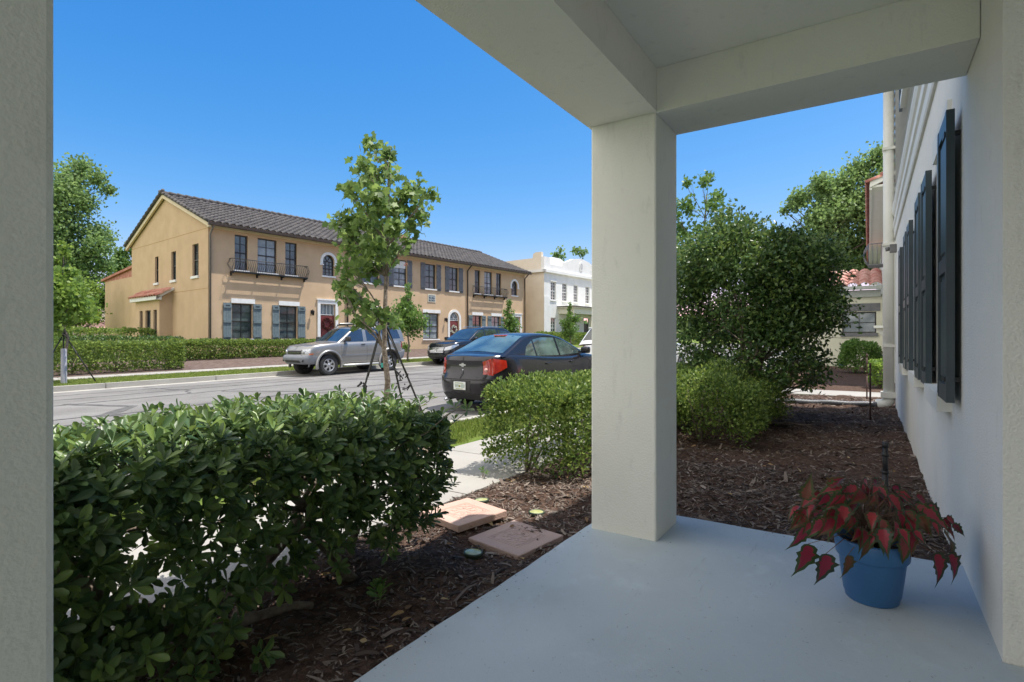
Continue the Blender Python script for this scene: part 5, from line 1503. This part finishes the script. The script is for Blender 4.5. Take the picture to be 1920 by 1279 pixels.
C4.mirror(.76, 1.09, pw, (.13, .22, .15)); C4.handles([-.05, -.95], .95, pw)
for x in (1.0, -.12, -1.08): C4.seam(x, .08, .96)
# ================================================================ PLANTS
def rosettes(Pc, Nn, leaf, per, width, tilt=(.15, .75)):
    n = len(Pc)
    Nn = Nn / np.linalg.norm(Nn, axis=1, keepdims=True)
    r = sph(n); X = np.cross(Nn, r); X /= np.linalg.norm(X, axis=1, keepdims=True); Y = np.cross(Nn, X)
    Ps, Ds, Us = [], [], []
    for k in range(per):
        a = (k * 2.399963 + NR.uniform(-.25, .25, n))[:, None]
        tl = NR.uniform(tilt[0], tilt[1], n)[:, None] * (1 - .35 * k / per) + .9 * (k / per) ** 3
        D = (X * np.cos(a) + Y * np.sin(a)) * np.cos(tl) + Nn * np.sin(tl)
        Ps.append(Pc + Nn * (.004 * k)); Ds.append(D); Us.append(Nn)
    P = np.concatenate(Ps); D = np.concatenate(Ds); U = np.concatenate(Us)
    return leaves(P, D, leaf, width, LEAF8, roll=.25, szvar=.25, up=U)

# ---- big thick-leaved hedge at the left, beside the slab
def big_hedge():
    T = Thing('hedge', 'large thick-leaved glossy hedge beside the porch slab, nearest at the left', 'hedge', PF, (1.0, 2.1, 0))
    x0, x1, y0, y1, z0, z1 = -1.6, 2.30, 1.86, 2.78, .10, .865
    c = np.array([(x0 + x1) / 2, (y0 + y1) / 2, (z0 + z1) / 2]); h = np.array([(x1 - x0) / 2, (y1 - y0) / 2, (z1 - z0) / 2])
    def shell(n, rd, dep, lump, seed):
        A = np.array([.3 * h[1] * h[2], h[1] * h[2], h[0] * h[2] * 1.2, h[0] * h[2] * .8, h[0] * h[1] * 1.15, 0.0]); A /= A.sum()
        k = NR.choice(6, n, p=A); p = NR.uniform(-1, 1, (n, 3)); p[np.arange(n), k // 2] = np.where(k % 2 == 0, -1., 1.); p[k == 4, 2] = 1
        q = p * h; inner = np.clip(q, -(h - rd), h - rd); dv = q - inner; nr = dv / (np.linalg.norm(dv, axis=1, keepdims=True) + 1e-9)
        s = inner + nr * rd
        lum = vnoise(s + c, 4.0, seed) * lump + vnoise(s + c, 11.0, seed + 1) * lump * .5
        P = c + s + nr * (lum - np.abs(NR.normal(0, 1, n)) * dep)[:, None]
        return P, nr
    P, N_ = shell(4800, .16, .10, .04, 3)
    hgt = (P[:, 2] - z0) / (z1 - z0)
    # bare lower middle where the pavement shows through, and thin right end
    keep = NR.uniform(0, 1, len(P)) > np.clip(.74 - hgt, 0, 1) * 1.5 * (vnoise(P, 5.0, 9) > -.12) * (P[:, 0] > .1)
    keep &= ~((P[:, 0] > 1.98) & (NR.uniform(0, 1, len(P)) > .62))
    keep &= ~((P[:, 0] > 1.35) & (hgt < .22) & (NR.uniform(0, 1, len(P)) > .4))
    P, N_ = P[keep], N_[keep]
    hh = (P[:, 2] - z0) / (z1 - z0); nf = (P[:, 1] < 2.25)
    P[:, 1] += np.where(nf, np.clip(.5 - hh, 0, .5) * .3 * np.clip(P[:, 0], 0, 1), 0)
    V1, F1 = rosettes(P, N_ * .8 + sph(len(P)) * .35 + np.array([0, 0, .45]), .060, 9, .19)
    # hanging low sprays near the column foot, and loose twigs at the open right end
    low = np.array([(NR.uniform(-.3, 1.25), NR.uniform(1.85, 2.2), NR.uniform(.04, .32)) for _ in range(150)])
    V2, F2 = rosettes(low, np.array([0, -.9, .35]) + sph(len(low)) * .4, .064, 8, .19)
    mb = MB(); trunks = []
    tips = []
    for i in range(46):
        b = Vector((rnd.uniform(1.75, 2.15), rnd.uniform(1.95, 2.6), rnd.uniform(.2, .75)))
        e = b + Vector((rnd.uniform(.12, .5), rnd.uniform(-.2, .3), rnd.uniform(-.12, .22)))
        q = limb(mb, b, e, .005, .002, .08, 4, 5); tips += q[1:]
    # upright shoots out of the top
    for i in range(60):
        x = rnd.uniform(-1, 2.2); b = Vector((x, rnd.uniform(2.0, 2.7), .85)); e = b + Vector((rnd.uniform(-.05, .05), rnd.uniform(-.04, .04), rnd.uniform(.01, .08)))
        limb(mb, b, e, .004, .002, .05, 2, 5); tips.append(e)
    tp = np.array([tuple(t) for t in tips])
    V3, F3 = rosettes(tp, sph(len(tp)) * .6 + np.array([0, 0, .8]), .048, 7, .2)
    V, F = join([(V1, F1), (V2, F2), (V3, F3)])
    V[:, 2] = np.maximum(V[:, 2], .02); V -= np.array(T.base)
    o = bpy.data.objects.new('foliage', fast_mesh('foliage', V, F, LM['big'], smooth=False)); COL.objects.link(o); o.parent = T.o
    # gnarled trunks and branches
    for (bx, by, tx, ty, r) in ((1.92, 2.2, 1.5, 2.3, .034), (1.30, 2.3, 1.9, 2.4, .035), (1.2, 2.2, .5, 2.3, .042), (.25, 2.3, .7, 2.4, .04), (.2, 2.3, -.3, 2.3, .035), (-.8, 2.3, -.5, 2.4, .04), (2.05, 2.4, 2.2, 2.45, .022)):
        mb_t = mb; mb = MB(); trunks.append(mb)
        q = limb(mb, (bx, by, -.03), (tx, ty, .62), r, r * .55, .10, 6, 10)
        for j in range(6):
            k = rnd.choice([2, 3, 4, 5, 6])
            e = Vector((tx + rnd.uniform(-.6, .6), 2.32 + rnd.uniform(-.35, .35), rnd.uniform(.5, .86)))
            q2 = limb(mb, q[k], e, r * .42, .004, .12, 5, 6)
            for _ in range(2): limb(mb, q2[3], q2[3] + Vector((rnd.uniform(-.2, .2), rnd.uniform(-.2, .2), rnd.uniform(0, .2))), .006, .002, .1, 3, 5)
        mb = mb_t
    tb = MB(); trunks.append(tb); limb(tb, (.95, 2.15, .17), (1.55, 2.08, .05), .03, .016, .09, 6, 9)
    for t_ in trunks: T.part('trunk', t_, M['bark'])
    tag(T.part('twigs', mb, M['bark']), kind='stuff')
    return T
big_hedge()

hull('hedge', PF, (4.02, 9.5, 2.02, 3.05, .06, .85), 62000, .037, 'hedge', 'small-leaved clipped hedge behind the square pillar with sunlit yellow-green top', depth=.34, width=.3, lump=.05, stems=12, stemr=.016, lowthin=.38, round_=.16)
hull('bush', PF, (6.3, 8.9, .98, 2.2, .05, .77), 26000, .038, 'hedge', 'low spreading small-leaved hedge right of the pillar beside the bark mulch', 'bush', round_=.3, depth=.36, width=.3, lump=.15, stems=7, lowthin=.3)
hull('bush', PF, (22.7, 24.3, -.45, .95, .1, 1.2), 5200, .07, 'med', 'rounded green bush in front of the cream outbuilding window', 'bush', round_=.6, depth=.3, lump=.08, stems=2)
hull('bush', PF, (16.2, 16.8, -.45, 0.0, .05, .7), 900, .07, 'bright', 'small yellow-green bush beside the foot of the white downspout', 'bush', round_=.22, depth=.2, lump=.08, stems=2)
g0 = G(7, 22)
hull('hedge', SF, (-4, 8.3, 22.0, 23.3, .12, 1.13), 30000, .075, 'far', 'long clipped hedge across the road left of the mulch gap', depth=.2, lump=.05, stems=10, lowthin=.2, seed=6)
hull('hedge', SF, (8.9, 16.6, 25.0, 26.1, .33, 1.2), 22000, .075, 'far', 'clipped hedge under the ground floor windows of the yellow house', depth=.22, lump=.05, stems=8, seed=8)
hull('hedge', SF, (-6, 10.2, 26.8, 27.8, .3, 1.34), 15000, .08, 'shrub', 'dark low hedge row seen between two brighter hedges beside the gable', depth=.2, lump=.03, stems=4, seed=9)
hull('hedge', SF, (-8, 10.5, 31.5, 32.8, .3, 1.75), 15000, .10, 'far', 'bright rearmost hedge row beside the gable end', depth=.2, lump=.06, stems=4, seed=10)
hull('hedge', SF, (34.5, 44, 24.2, 25.3, .6, 1.75), 9000, .12, 'far', 'clipped hedge in front of the white house', depth=.2, lump=.05, stems=3, seed=12)
hull('bush', SF, (18.6, 21.5, 24.5, 25.6, .35, 1.0), 2600, .09, 'med', 'pale flowering low bush between the two cars across the road', 'bush', depth=.3, lump=.12, stems=3, seed=14, round_=.3)

# ---- ball shaped shrub-tree right of the pillar
cl = []
for i in range(60):
    d = sph(1)[0]
    if d[2] < -.75: continue
    s = 1.0 + .10 * math.sin(i * 2.1)
    cl.append((d[0] * .90 * s - .03, d[1] * .90 * s + .06, 1.90 + d[2] * .88 * s, .42 + .12 * math.sin(i * 1.7)))
for i in range(14):
    a = i / 14 * 6.283; cl.append((.8 * math.cos(a), .8 * math.sin(a), .85 + .12 * math.sin(i * 3), .30))
T = tree('round_shrub', 'big round glossy evergreen shrub-tree between the pillar and the shuttered wall', PF, (8.75, 1.42, 0), 2.2, cl, 44000, .066, 'shrub', .06, .27, LEAF4, cat='shrub', forks=5, shell=.55, trunk_top=.8)
mb = MB()
for i in range(26):
    a = rnd.uniform(0, 6.283); r = rnd.uniform(.3, 1.1); b = Vector((8.75, 1.42, .05)) + Vector((math.cos(a) * r * .2, math.sin(a) * r * .2, 0))
    limb(mb, b, (8.75 + math.cos(a) * r, 1.42 + math.sin(a) * r, rnd.uniform(.03, .35)), .014, .004, .15, 5, 6)
T.part('low_branches', mb, M['bark'])

# ---- staked maple on the near strip
mb_ = Vector((-1.49, 6.3, 0)); bq = SF.inverted() @ mb_
zb_ = G(bq.x, bq.y)
px = [(697, 270, 15), (724, 285, 16), (681, 308, 16), (700, 328, 26), (733, 325, 12), (658, 352, 15), (645, 350, 8), (700, 372, 30), (740, 385, 26), (772, 362, 22), (806, 362, 13), (785, 396, 18), (636, 414, 12), (665, 415, 24),
      (702, 420, 30), (742, 422, 20), (778, 420, 12), (662, 455, 25), (700, 465, 26), (733, 468, 22), (652, 500, 18), (688, 500, 22), (637, 540, 13), (648, 532, 18), (664, 562, 22), (690, 582, 20), (716, 592, 17), (737, 600, 14), (765, 455, 10), (676, 604, 12), (713, 500, 12)]
cl = []
for i, (x, y, r) in enumerate(px):
    dep = .42 * math.sin(i * 2.4) * min(1, 60 / (abs(x - 705) + 25))
    d = 6.3 + dep
    cl.append(((x - 960) / 1022 * d + 1.49, dep, EYE + (636 - y) * d / 1022 - zb_, r * d / 1022 * 1.3))
tp = [(c[0] + rnd.uniform(-.04, .04) - 1.49, 6.3 + c[1] + rnd.uniform(-.04, .04), zb_ + c[2] + c[3] * rnd.uniform(.5, 1.1)) for c in [cl[0], cl[1], cl[9], cl[10], cl[2]] for _ in range(7)]
tree('maple_tree', 'slender young maple staked with black straps in front of the silver off-roader', WF, (-1.49, 6.3, zb_), 3.3, cl, 2350, .076, 'maple', .040, .46, LEAFM, droop=.75, shell=.1, trunk_top=.95, lean=(.06, 0), gauss=True,
     extra=(tp, 'tip'))
B0 = Vector((-1.49, 6.3, zb_))
ST = Thing('tree_stake_kit', 'black guy straps and ratchet tying down the slender maple', 'straps', WF, (-1.49, 6.3, zb_))
for (dx, dy) in ((-.38, -.1), (.60, .1), (.22, .55)):
    mb = MB(); a = B0 + Vector((.0, 0, 1.50)); e = B0 + Vector((dx, dy, 0))
    d = (e - a).normalized(); s_ = d.cross(Vector((0, 1, 0))).normalized() * .011
    mb.add([a - s_, a + s_, e + s_, e - s_, a - s_ + Vector((0, .003, 0)), a + s_ + Vector((0, .003, 0)), e + s_ + Vector((0, .003, 0)), e - s_ + Vector((0, .003, 0))], [(0, 1, 2, 3), (7, 6, 5, 4), (0, 3, 7, 4), (1, 5, 6, 2)])
    a2 = a + Vector((dx * .04, 0, -.1)); m = a.lerp(e, .45) + Vector((.012, -.01, 0)); mb.tube([a2, m], .008, 5)
    mb.tube([e + Vector((0, 0, .12)), e - Vector((0, 0, .1))], .012, 6)
    ST.part('strap', mb, M['dark'])
mb = MB(); a = B0 + Vector((0, 0, 1.50)); k = a.lerp(B0 + Vector((-.38, -.1, 0)), .52)
for i in range(9): 
    q = k + Vector((rnd.uniform(-.05, .02), rnd.uniform(-.02, .02), rnd.uniform(-.07, .05))); mb.tube([q, q + Vector((rnd.uniform(-.05, .05), 0, rnd.uniform(-.09, -.03)))], .012, 5)
ST.part('ratchet', mb, M['dark'])
mb = MB(); k = a.lerp(B0 + Vector((.60, .1, 0)), .5)
for i in range(16):
    q = k + Vector((rnd.uniform(-.16, .02), rnd.uniform(-.02, .02), rnd.uniform(-.10, .14))); mb.tube([q, q + Vector((rnd.uniform(-.06, .06), 0, rnd.uniform(-.08, .08)))], .007, 5)
ST.part('ratchet', mb, M['dark'])
mb = MB(); mb.lathe([(.043, zb_ + 1.42), (.046, zb_ + 1.44), (.046, zb_ + 1.52), (.042, zb_ + 1.54)], 12, Matrix.Translation((-1.46, 6.3, 0))); ST.part('collar', mb, M['dark'])
mb = MB(); mb.lathe([(.041, zb_ + .93), (.042, zb_ + .98)], 12, Matrix.Translation((-1.475, 6.3, 0))); ST.part('green_tape', mb, mat('green_tape', (.02, .28, .24), .5, col2=(.03, .32, .28)))

# ---- street trees
def blob(w, z0, z1, n, seed, tip=.35):
    r = random.Random(seed); out = []
    for i in range(n):
        t = (i + .5) / n; z = z0 + (z1 - z0) * t
        ww = w * (math.sin(math.pi * min(1, .25 + t * .8)) ** .8) * (1 - t * (1 - tip))
        a = r.uniform(0, 6.28); d = ww * r.uniform(.2, .75)
        out.append((d * math.cos(a), d * math.sin(a), z, max(.14, ww * .55) * r.uniform(.7, 1.1)))
    return out
for (u, v, h, w_, lab, mk, n, z0) in (
    (17.0, 19.7, 3.6, 1.15, 'leafy young street tree above the tail of the silver off-roader', 'med', 3000, 1.5),
    (24.6, 19.7, 3.2, .85, 'thin young street tree before the last yellow house door', 'med', 2200, 1.0),
    (31.2, 19.7, 3.3, .95, 'young street tree in front of the white house', 'med', 2600, 1.1),
    (4.25, 19.7, 4.05, 1.15, 'bright green staked young tree on the far strip at the left edge', 'bright', 4200, 1.75)):
    zz = G(u, v)
    tree('street_tree', lab, SF, (u, v, zz), h, blob(w_, z0, h, 22, int(u * 7)), n, .10, mk, .05, .46, LEAFM, group='young trees along the far kerb', shell=.2, trunk_top=.9, gauss=True)
    if u < 5:
        S_ = Thing('tree_stake_kit', 'black guy straps around the bright tree at the left edge', 'straps', SF, (u, v, zz))
        for dx, dy in ((-.7, -.2), (.7, -.3), (.1, .7)):
            mb = MB(); mb.tube([(u, v, zz + 1.45), (u + dx, v + dy, zz)], .018, 5); S_.part('strap', mb, M['dark'])
        mb = MB(); mb.lathe([(.075, zz), (.07, zz + 1.0), (.06, zz + 1.02)], 10, Matrix.Translation((u, v, 0))); S_.part('trunk_guard', mb, mat('grey_guard', (.3, .3, .34), .6, col2=(.36, .36, .4)))

q = SF @ Vector((13.9, 4.9, 0))
cl = [((x - 1325) / 1022 * 14, rnd.uniform(-.5, .5), EYE + (636 - y) * 14 / 1022, r * 14 / 1022) for x, y, r in
      ((1326, 335, 14), (1310, 350, 12), (1350, 365, 13), (1286, 345, 10), (1290, 385, 22), (1325, 390, 22), (1360, 400, 16), (1280, 430, 26), (1320, 440, 32), (1360, 440, 20), (1300, 480, 34), (1340, 490, 30), (1270, 470, 26), (1375, 405, 7), (1255, 400, 20), (1240, 440, 26))]
tree('maple_tree', 'sparse airy young maple rising behind the round shrub', WF, (.357 * 14, 14, .0), 5.2, cl, 3300, .085, 'med', .06, .42, LEAFM, shell=.1, trunk_top=.95, gauss=True, extra=([(4.75 + rnd.gauss(0, .5), 14 + rnd.gauss(0, .3), rnd.uniform(3.6, 5.2)) for _ in range(60)], 'tip'))

def bigtree(label, X, Y, pxs, n, leaf, mk, d, tr=.35, bk='darkbark', base_z=0.0, group=None):
    cl = [((x - 960) / 1022 * d - X, rnd.uniform(-.55, .55) * r * d / 1022 * 1.6, EYE + (636 - y) * d / 1022 - base_z, r * d / 1022) for x, y, r in pxs]
    return tree('oak_tree', label, WF, (X, Y, base_z), max(c[2] for c in cl) * .8, cl, n, leaf, mk, tr, .4, LEAF4, group=group, barkm=bk, shell=.3, gauss=True)
bigtree('tall grey-green oak towering at the far left behind the hedges', -34.5, 42, [(150, 310, 22), (120, 330, 34), (185, 335, 20), (200, 355, 14), (140, 370, 40), (175, 385, 24), (100, 400, 50), (140, 430, 46), (185, 440, 28), (200, 465, 26), (110, 480, 46), (160, 490, 40), (205, 500, 18), (70, 360, 50), (60, 440, 60), (30, 400, 60), (130, 530, 40), (170, 535, 34)], 30000, .22, 'oak', 42)
bigtree('light green rounded tree behind the left end of the yellow house', -31, 48, [(235, 480, 16), (215, 500, 22), (240, 505, 18), (200, 530, 30), (230, 545, 26), (170, 560, 26), (215, 575, 20), (150, 580, 22), (245, 470, 10)], 8000, .22, 'med', 48, .3)
bigtree('bushy mid green tree low behind the far hedges at left', -27, 33, [(120, 560, 30), (150, 590, 22), (110, 600, 26), (175, 545, 20), (90, 560, 40), (185, 600, 7)], 7000, .16, 'bright', 33, .2)
bigtree('broad oak above the cream outbuilding beside the downspout', 19.3, 32, [(1640, 300, 24), (1610, 320, 26), (1580, 345, 24), (1560, 360, 30), (1530, 350, 20), (1500, 372, 20), (1485, 385, 13), (1640, 360, 40), (1600, 390, 44), (1550, 400, 36), (1650, 430, 46), (1600, 450, 46), (1550, 450, 40), (1640, 480, 40), (1590, 500, 40), (1520, 420, 30), (1690, 340, 50), (1700, 430, 60), (1470, 395, 8), (1530, 480, 34)], 36000, .19, 'oak', 32, .3)
bigtree('distant treetop showing above the white house parapet at left', 7.6, 95, [(1048, 470, 7), (1045, 480, 9), (1052, 482, 8), (1040, 478, 6)], 260, .42, 'oak', 95, .05, base_z=1)
bigtree('distant treetop just left of the pillar above the white parapet', 11.5, 98, [(1078, 468, 6), (1085, 472, 9), (1098, 470, 5), (1092, 476, 7)], 260, .42, 'oak', 98, .05, base_z=1)
# wooded horizon behind the houses, reads as one mass
Pn = []; n = 26000
an = NR.uniform(-1.25, 1.25, n); rd = NR.uniform(150, 175, n)
zz = NR.uniform(0, 1, n) * (7 + 2.5 * vnoise(np.stack([an * 20, rd * .02, an * 0], 1), 1.4, 4))
P = np.stack([np.sin(an) * rd, np.cos(an) * rd, zz], 1)
V, F = leaves(P, sph(n), 1.5, .45)
o = bpy.data.objects.new('distant_woods', fast_mesh('distant_woods', V, F, LM['oak'])); COL.objects.link(o)
tag(o, 'low band of distant woods behind the houses', 'woods', kind='stuff')

# ================================================================ SMALL THINGS NEAR THE PORCH
def ground_at(x, y, h=EYE):
    d = 1022 * h / (y - 636); X = (x - 960) / 1022 * d
    q = PF.inverted() @ Vector((X, d, 0)); return q.x, q.y
# patterned stepping stones
def paver(corners, label, mm):
    c = [ground_at(x, y, EYE - .045) for x, y in corners]
    cx = sum(p[0] for p in c) / 4; cy = sum(p[1] for p in c) / 4
    ang = math.atan2(c[1][1] - c[0][1], c[1][0] - c[0][0]); s = .205
    X = PF @ Matrix.Translation((cx, cy, bedz(cx, cy) - .012)) @ Matrix.Rotation(ang, 4, 'Z') @ Matrix.Rotation(R(1.0), 4, 'X')
    T = Thing('stepping_stone', label, 'paver', X, (0, 0, 0))
    mb = MB(); mb.bbox(-s, s, -s, s, .0, .045, .006, 2); T.part('slab', mb, mm)
    mb = MB()
    def ring(a, w_):
        for k in range(4):
            q = Matrix.Rotation(k * math.pi / 2, 4, 'Z'); v = [q @ Vector(p) for p in ((-a, -a, .0445), (a, -a, .0445), (a - w_, -a + w_, .0445), (-a + w_, -a + w_, .0445))]
            vt = [p + Vector((0, 0, .002)) for p in v]; mb.add(v + vt, [(4, 5, 6, 7), (0, 1, 5, 4), (2, 3, 7, 6)])
    ring(.125, .008); ring(.108, .005)
    for k in range(24):
        a = k / 24 * 6.283; b = (k + 1) / 24 * 6.283
        for r0, r1 in ((.088, .096), (.03, .037)):
            mb.prism([(r0 * math.cos(a), r0 * math.sin(a)), (r1 * math.cos(a), r1 * math.sin(a)), (r1 * math.cos(b), r1 * math.sin(b)), (r0 * math.cos(b), r0 * math.sin(b))], lambda p, q, d: (p, q, d), .0445, .0468)
    for k in range(8):
        a = k / 8 * 6.283
        P = [(.04, 0), (.055, .014), (.082, 0), (.055, -.014)]
        mb.prism([(p * math.cos(a) - q * math.sin(a), p * math.sin(a) + q * math.cos(a)) for p, q in P], lambda p, q, d: (p, q, d), .0445, .0475)
    for sx in (1, -1):
        for sy in (1, -1): mb.tube([(sx * .095, sy * .095, .044), (sx * .095, sy * .095, .047)], .010, 8)
    T.part('relief', mb, mm)
M['stone'] = stucco('pink_paver', (.50, .33, .27), (.58, .41, .34), .5, (.36, .27, .24))
M['stone2'] = stucco('dusky_paver', (.44, .32, .28), (.52, .38, .33), .5, (.3, .25, .23))
paver([(865, 944), (937, 969), (869, 1003), (804, 978)], 'pink square stepping stone in the sun beside the pavement', M['stone'])
paver([(956, 973), (1051, 1002), (980, 1046), (885, 1009)], 'dusky pink square stepping stone nearest the porch slab', M['stone2'])
# round ground lights
for i, (x, y, lab) in enumerate(((903, 943, 'round ground light beside the pavement above the sunny stepping stone'), (1006, 967, 'round ground light right of the stepping stones towards the pillar'), (887, 1036, 'round ground light in the mulch nearest the thick hedge'))):
    u, v = ground_at(x, y, EYE - .03); z = bedz(u, v)
    T = Thing('ground_light', lab, 'garden light', PF, (u, v, z), 'round garden lights in the mulch')
    X = Matrix.Translation((u, v, z)) @ Matrix.Rotation(R(3 * (i - 1)), 4, 'X')
    mb = MB(); mb.lathe([(.040, -.03), (.050, .0), (.056, .018), (.056, .026), (.050, .030), (.046, .026)], 24, X); T.part('housing', mb, mat('dark_green_plastic', (.02, .035, .022), .5, col2=(.03, .05, .03)))
    mb = MB(); mb.lathe([(.047, .026), (.035, .030), (.018, .032), (.001, .033)], 24, X); T.part('lens', mb, mat('pale_yellow_lens', (.36, .38, .14), .25, col2=(.48, .48, .24), scale=30, coat=.5))
# irrigation stakes
for (u, v, h, r, lab) in ((4.74, -.10, .50, .019, 'thick black sprinkler riser behind the blue flower pot'), (9.83, -.02, .88, .013, 'tall thin brown stake in the mulch before the downspout'), (12.9, .03, .95, .013, 'thin rusty stake farther off beside the walkway')):
    mb = MB(); mb.tube([(u, v, -.03), (u + .003, v, h * .55)], r, 10); mb.tube([(u + .003, v, h * .55), (u + .006, v, h * .93)], r * .9, 10); mb.tube([(u + .006, v, h * .93), (u + .006, v, h)], [r * 1.15, r * 1.0], 10)
    for t in (.3, .55, .8): mb.tube([(u + .003, v, h * t), (u + .003, v, h * t + .02)], r * 1.2, 10)
    single('garden_stake', mb, M['dark'] if r > .015 else mat('rusty_stake', (.07, .035, .03), .6, col2=(.1, .05, .04)), lab, 'stake', PF, (u, v, 0))
# weeds in the mulch
for k, (x, y, s, lab) in enumerate(((705, 1150, .085, 'small light green seedling in the mulch before the thick hedge'), (735, 985, .07, 'tiny seedling under the right end of the thick hedge'), (905, 900, .05, 'tiny grey weed at the edge of the pavement'))):
    u, v = ground_at(x, y); T = Thing('seedling', lab, 'weed', PF, (u, v, .0))
    P = np.array([(u, v, bedz(u, v) + .02)] * 3) + NR.normal(0, s * .45, (3, 3)) * np.array([1, 1, .3]); P[:, 2] = np.maximum(P[:, 2], .03) + s * .4
    V, F = rosettes(P, np.array([0, 0, 1.]) + sph(3) * .3, s * .6, 9, .22); V -= np.array([u, v, 0])
    o = bpy.data.objects.new('leaf_cluster', fast_mesh('leaf_cluster', V, F, LM['med'])); COL.objects.link(o); o.parent = T.o
    mb = MB(); [mb.tube([(u, v, 0), tuple(p)], .003, 5) for p in P]; T.part('stem', mb, M['bark'])

# ---- blue pot with red-leaved plant
pc = PF.inverted() @ Vector((1.598, 2.42, 0)); pu, pv = pc.x, pc.y
T = Thing('flower_pot', 'blue plastic flower pot standing on the pale blue porch slab', 'flower pot', PF, (pu, pv, ZS))
X = Matrix.Translation((pu, pv, ZS))
mb = MB(); mb.lathe([(.001, .0), (.096, .0), (.102, .006), (.106, .03), (.110, .034), (.128, .183), (.131, .188), (.137, .190), (.140, .195), (.146, .262), (.143, .269), (.135, .270), (.130, .25), (.122, .15), (.118, .12)], 56, X)
T.part('pot', mb, mat('blue_plastic', (.035, .13, .30), .38, col2=(.045, .155, .34), scale=4, spec=.5, bump=.03, bscale=20))
mb = MB(); mb.smooth = True; mb.grid([[(pu + r * math.cos(a), pv + r * math.sin(a), ZS + .222 + .008 * math.sin(a * 5 + r * 60)) for a in lin(0, 6.2832, 25)] for r in (.001, .04, .08, .11, .130)])
T.part('soil', mb, M['mulch'])
PT = Thing('potted_plant', 'red and green leaved plant spilling over the rim of the blue pot', 'plant', PF, (pu, pv, ZS + .22))
out = [(0, 0), (-.22, .02), (-.36, .10), (-.34, .22), (-.55, .28), (-.36, .40), (-.42, .52), (-.26, .60), (-.20, .78), (-.07, .92), (0, 1.14), (.07, .92), (.20, .78), (.26, .60), (.42, .52), (.36, .40), (.55, .28), (.34, .22), (.36, .10), (.22, .02)]
nv = len(out)
S_ = [(x, y, .22 * abs(x) - .42 * y * y) for x, y in out] + [(x * .60, .05 + y * .78, .22 * abs(x) * .6 - .42 * (.05 + y * .78) ** 2 + .004) for x, y in out] + [(0, .4, -.42 * .16 - .01)]
Fr = [(nv + i, nv + (i + 1) % nv, 2 * nv) for i in range(nv)]
Fg = [(i, (i + 1) % nv, nv + (i + 1) % nv) for i in range(nv)] + [(i, nv + (i + 1) % nv, nv + i) for i in range(nv)]
SH = (np.array(S_), np.array(Fr + Fg))
base = np.array([pu, pv, ZS + .24])
# leaf stations in view directions: (x right, y depth, z up) offsets from the pot centre in metres, leaf direction
spec = []
rr = random.Random(5)
for i in range(125):
    a = rr.uniform(0, 6.283); r = .32 * math.sqrt(rr.uniform(.0, 1))
    x, y = r * math.cos(a) * (.95 if math.cos(a) < 0 else .95), r * math.sin(a) * .8
    z = .20 * (1 - (r / .40) ** 2) + rr.uniform(-.03, .05)
    if y < .05 and abs(x) < .17: z = max(z, .085)
    z += .03
    spec.append((x, y, z, math.cos(a) * .9 + rr.uniform(-.3, .3), math.sin(a) * .6 - .25 + rr.uniform(-.3, .3), -.15 - r * 1.9 + rr.uniform(-.25, .25), rr.uniform(.055, .105)))
spec += [(-.31, -.05, .02, -.2, -.1, -1, .15), (-.25, -.08, -.01, -.1, -.1, -1, .14), (-.17, -.1, -.01, .05, -.1, -1, .10), (-.30, 0, .08, -.35, -.1, -1, .12), (.29, -.06, -.02, .45, -.1, -.8, .14), (.20, -.10, .0, .3, -.2, -.9, .14), (.03, -.15, .09, .05, -.3, -1, .11), (-.12, -.15, .10, -.1, -.3, -1, .10),
         (-.30, 0, .20, .1, -.2, .6, .10), (-.16, .05, .24, .3, 0, .3, .09), (.32, 0, .05, .6, 0, -.6, .12)]
sp = np.array(spec)
rot = np.array(PF.inverted().to_3x3())
P = base + (sp[:, :3] @ rot.T); D = sp[:, 3:6] @ rot.T
up = np.tile(rot @ np.array([0, -.75, .7]), (len(P), 1))
V, F = leaves(P, D, 1.0, .37, SH, roll=.5, szvar=.0, up=up)
L_ = len(S_); V = V.reshape(-1, L_, 3); V = P[:, None, :] + (V - P[:, None, :]) * sp[:, 6][:, None, None]
V = V.reshape(-1, 3); mi = np.tile(np.array([0] * nv + [1] * (2 * nv)), len(P))
V -= np.array(PT.base)
rm = leafmat('red_leaf_centre', [(.09, .015, .02), (.26, .02, .035), (.40, .06, .08), (.14, .08, .03), (.22, .018, .03), (.34, .04, .04), (.30, .03, .05)], .3, .42)
gm2 = leafmat('green_leaf_margin', [(.03, .065, .025), (.06, .10, .03), (.10, .06, .025), (.04, .065, .035)], .3, .42)
o = bpy.data.objects.new('leaves', fast_mesh('leaves', V, F, [rm, gm2], mi=mi)); COL.objects.link(o); o.parent = PT.o
mb = MB()
for p in P:
    p = Vector(p); b = Vector((pu + rr.uniform(-.04, .04), pv + rr.uniform(-.04, .04), ZS + .215)); m = b.lerp(p, .5) + Vector((0, 0, .06)); mb.tube([b, m, p], [.0028, .002, .0012], 5)
PT.part('stem', mb, mat('reddish_stem', (.12, .09, .05), .6, col2=(.16, .06, .04)))
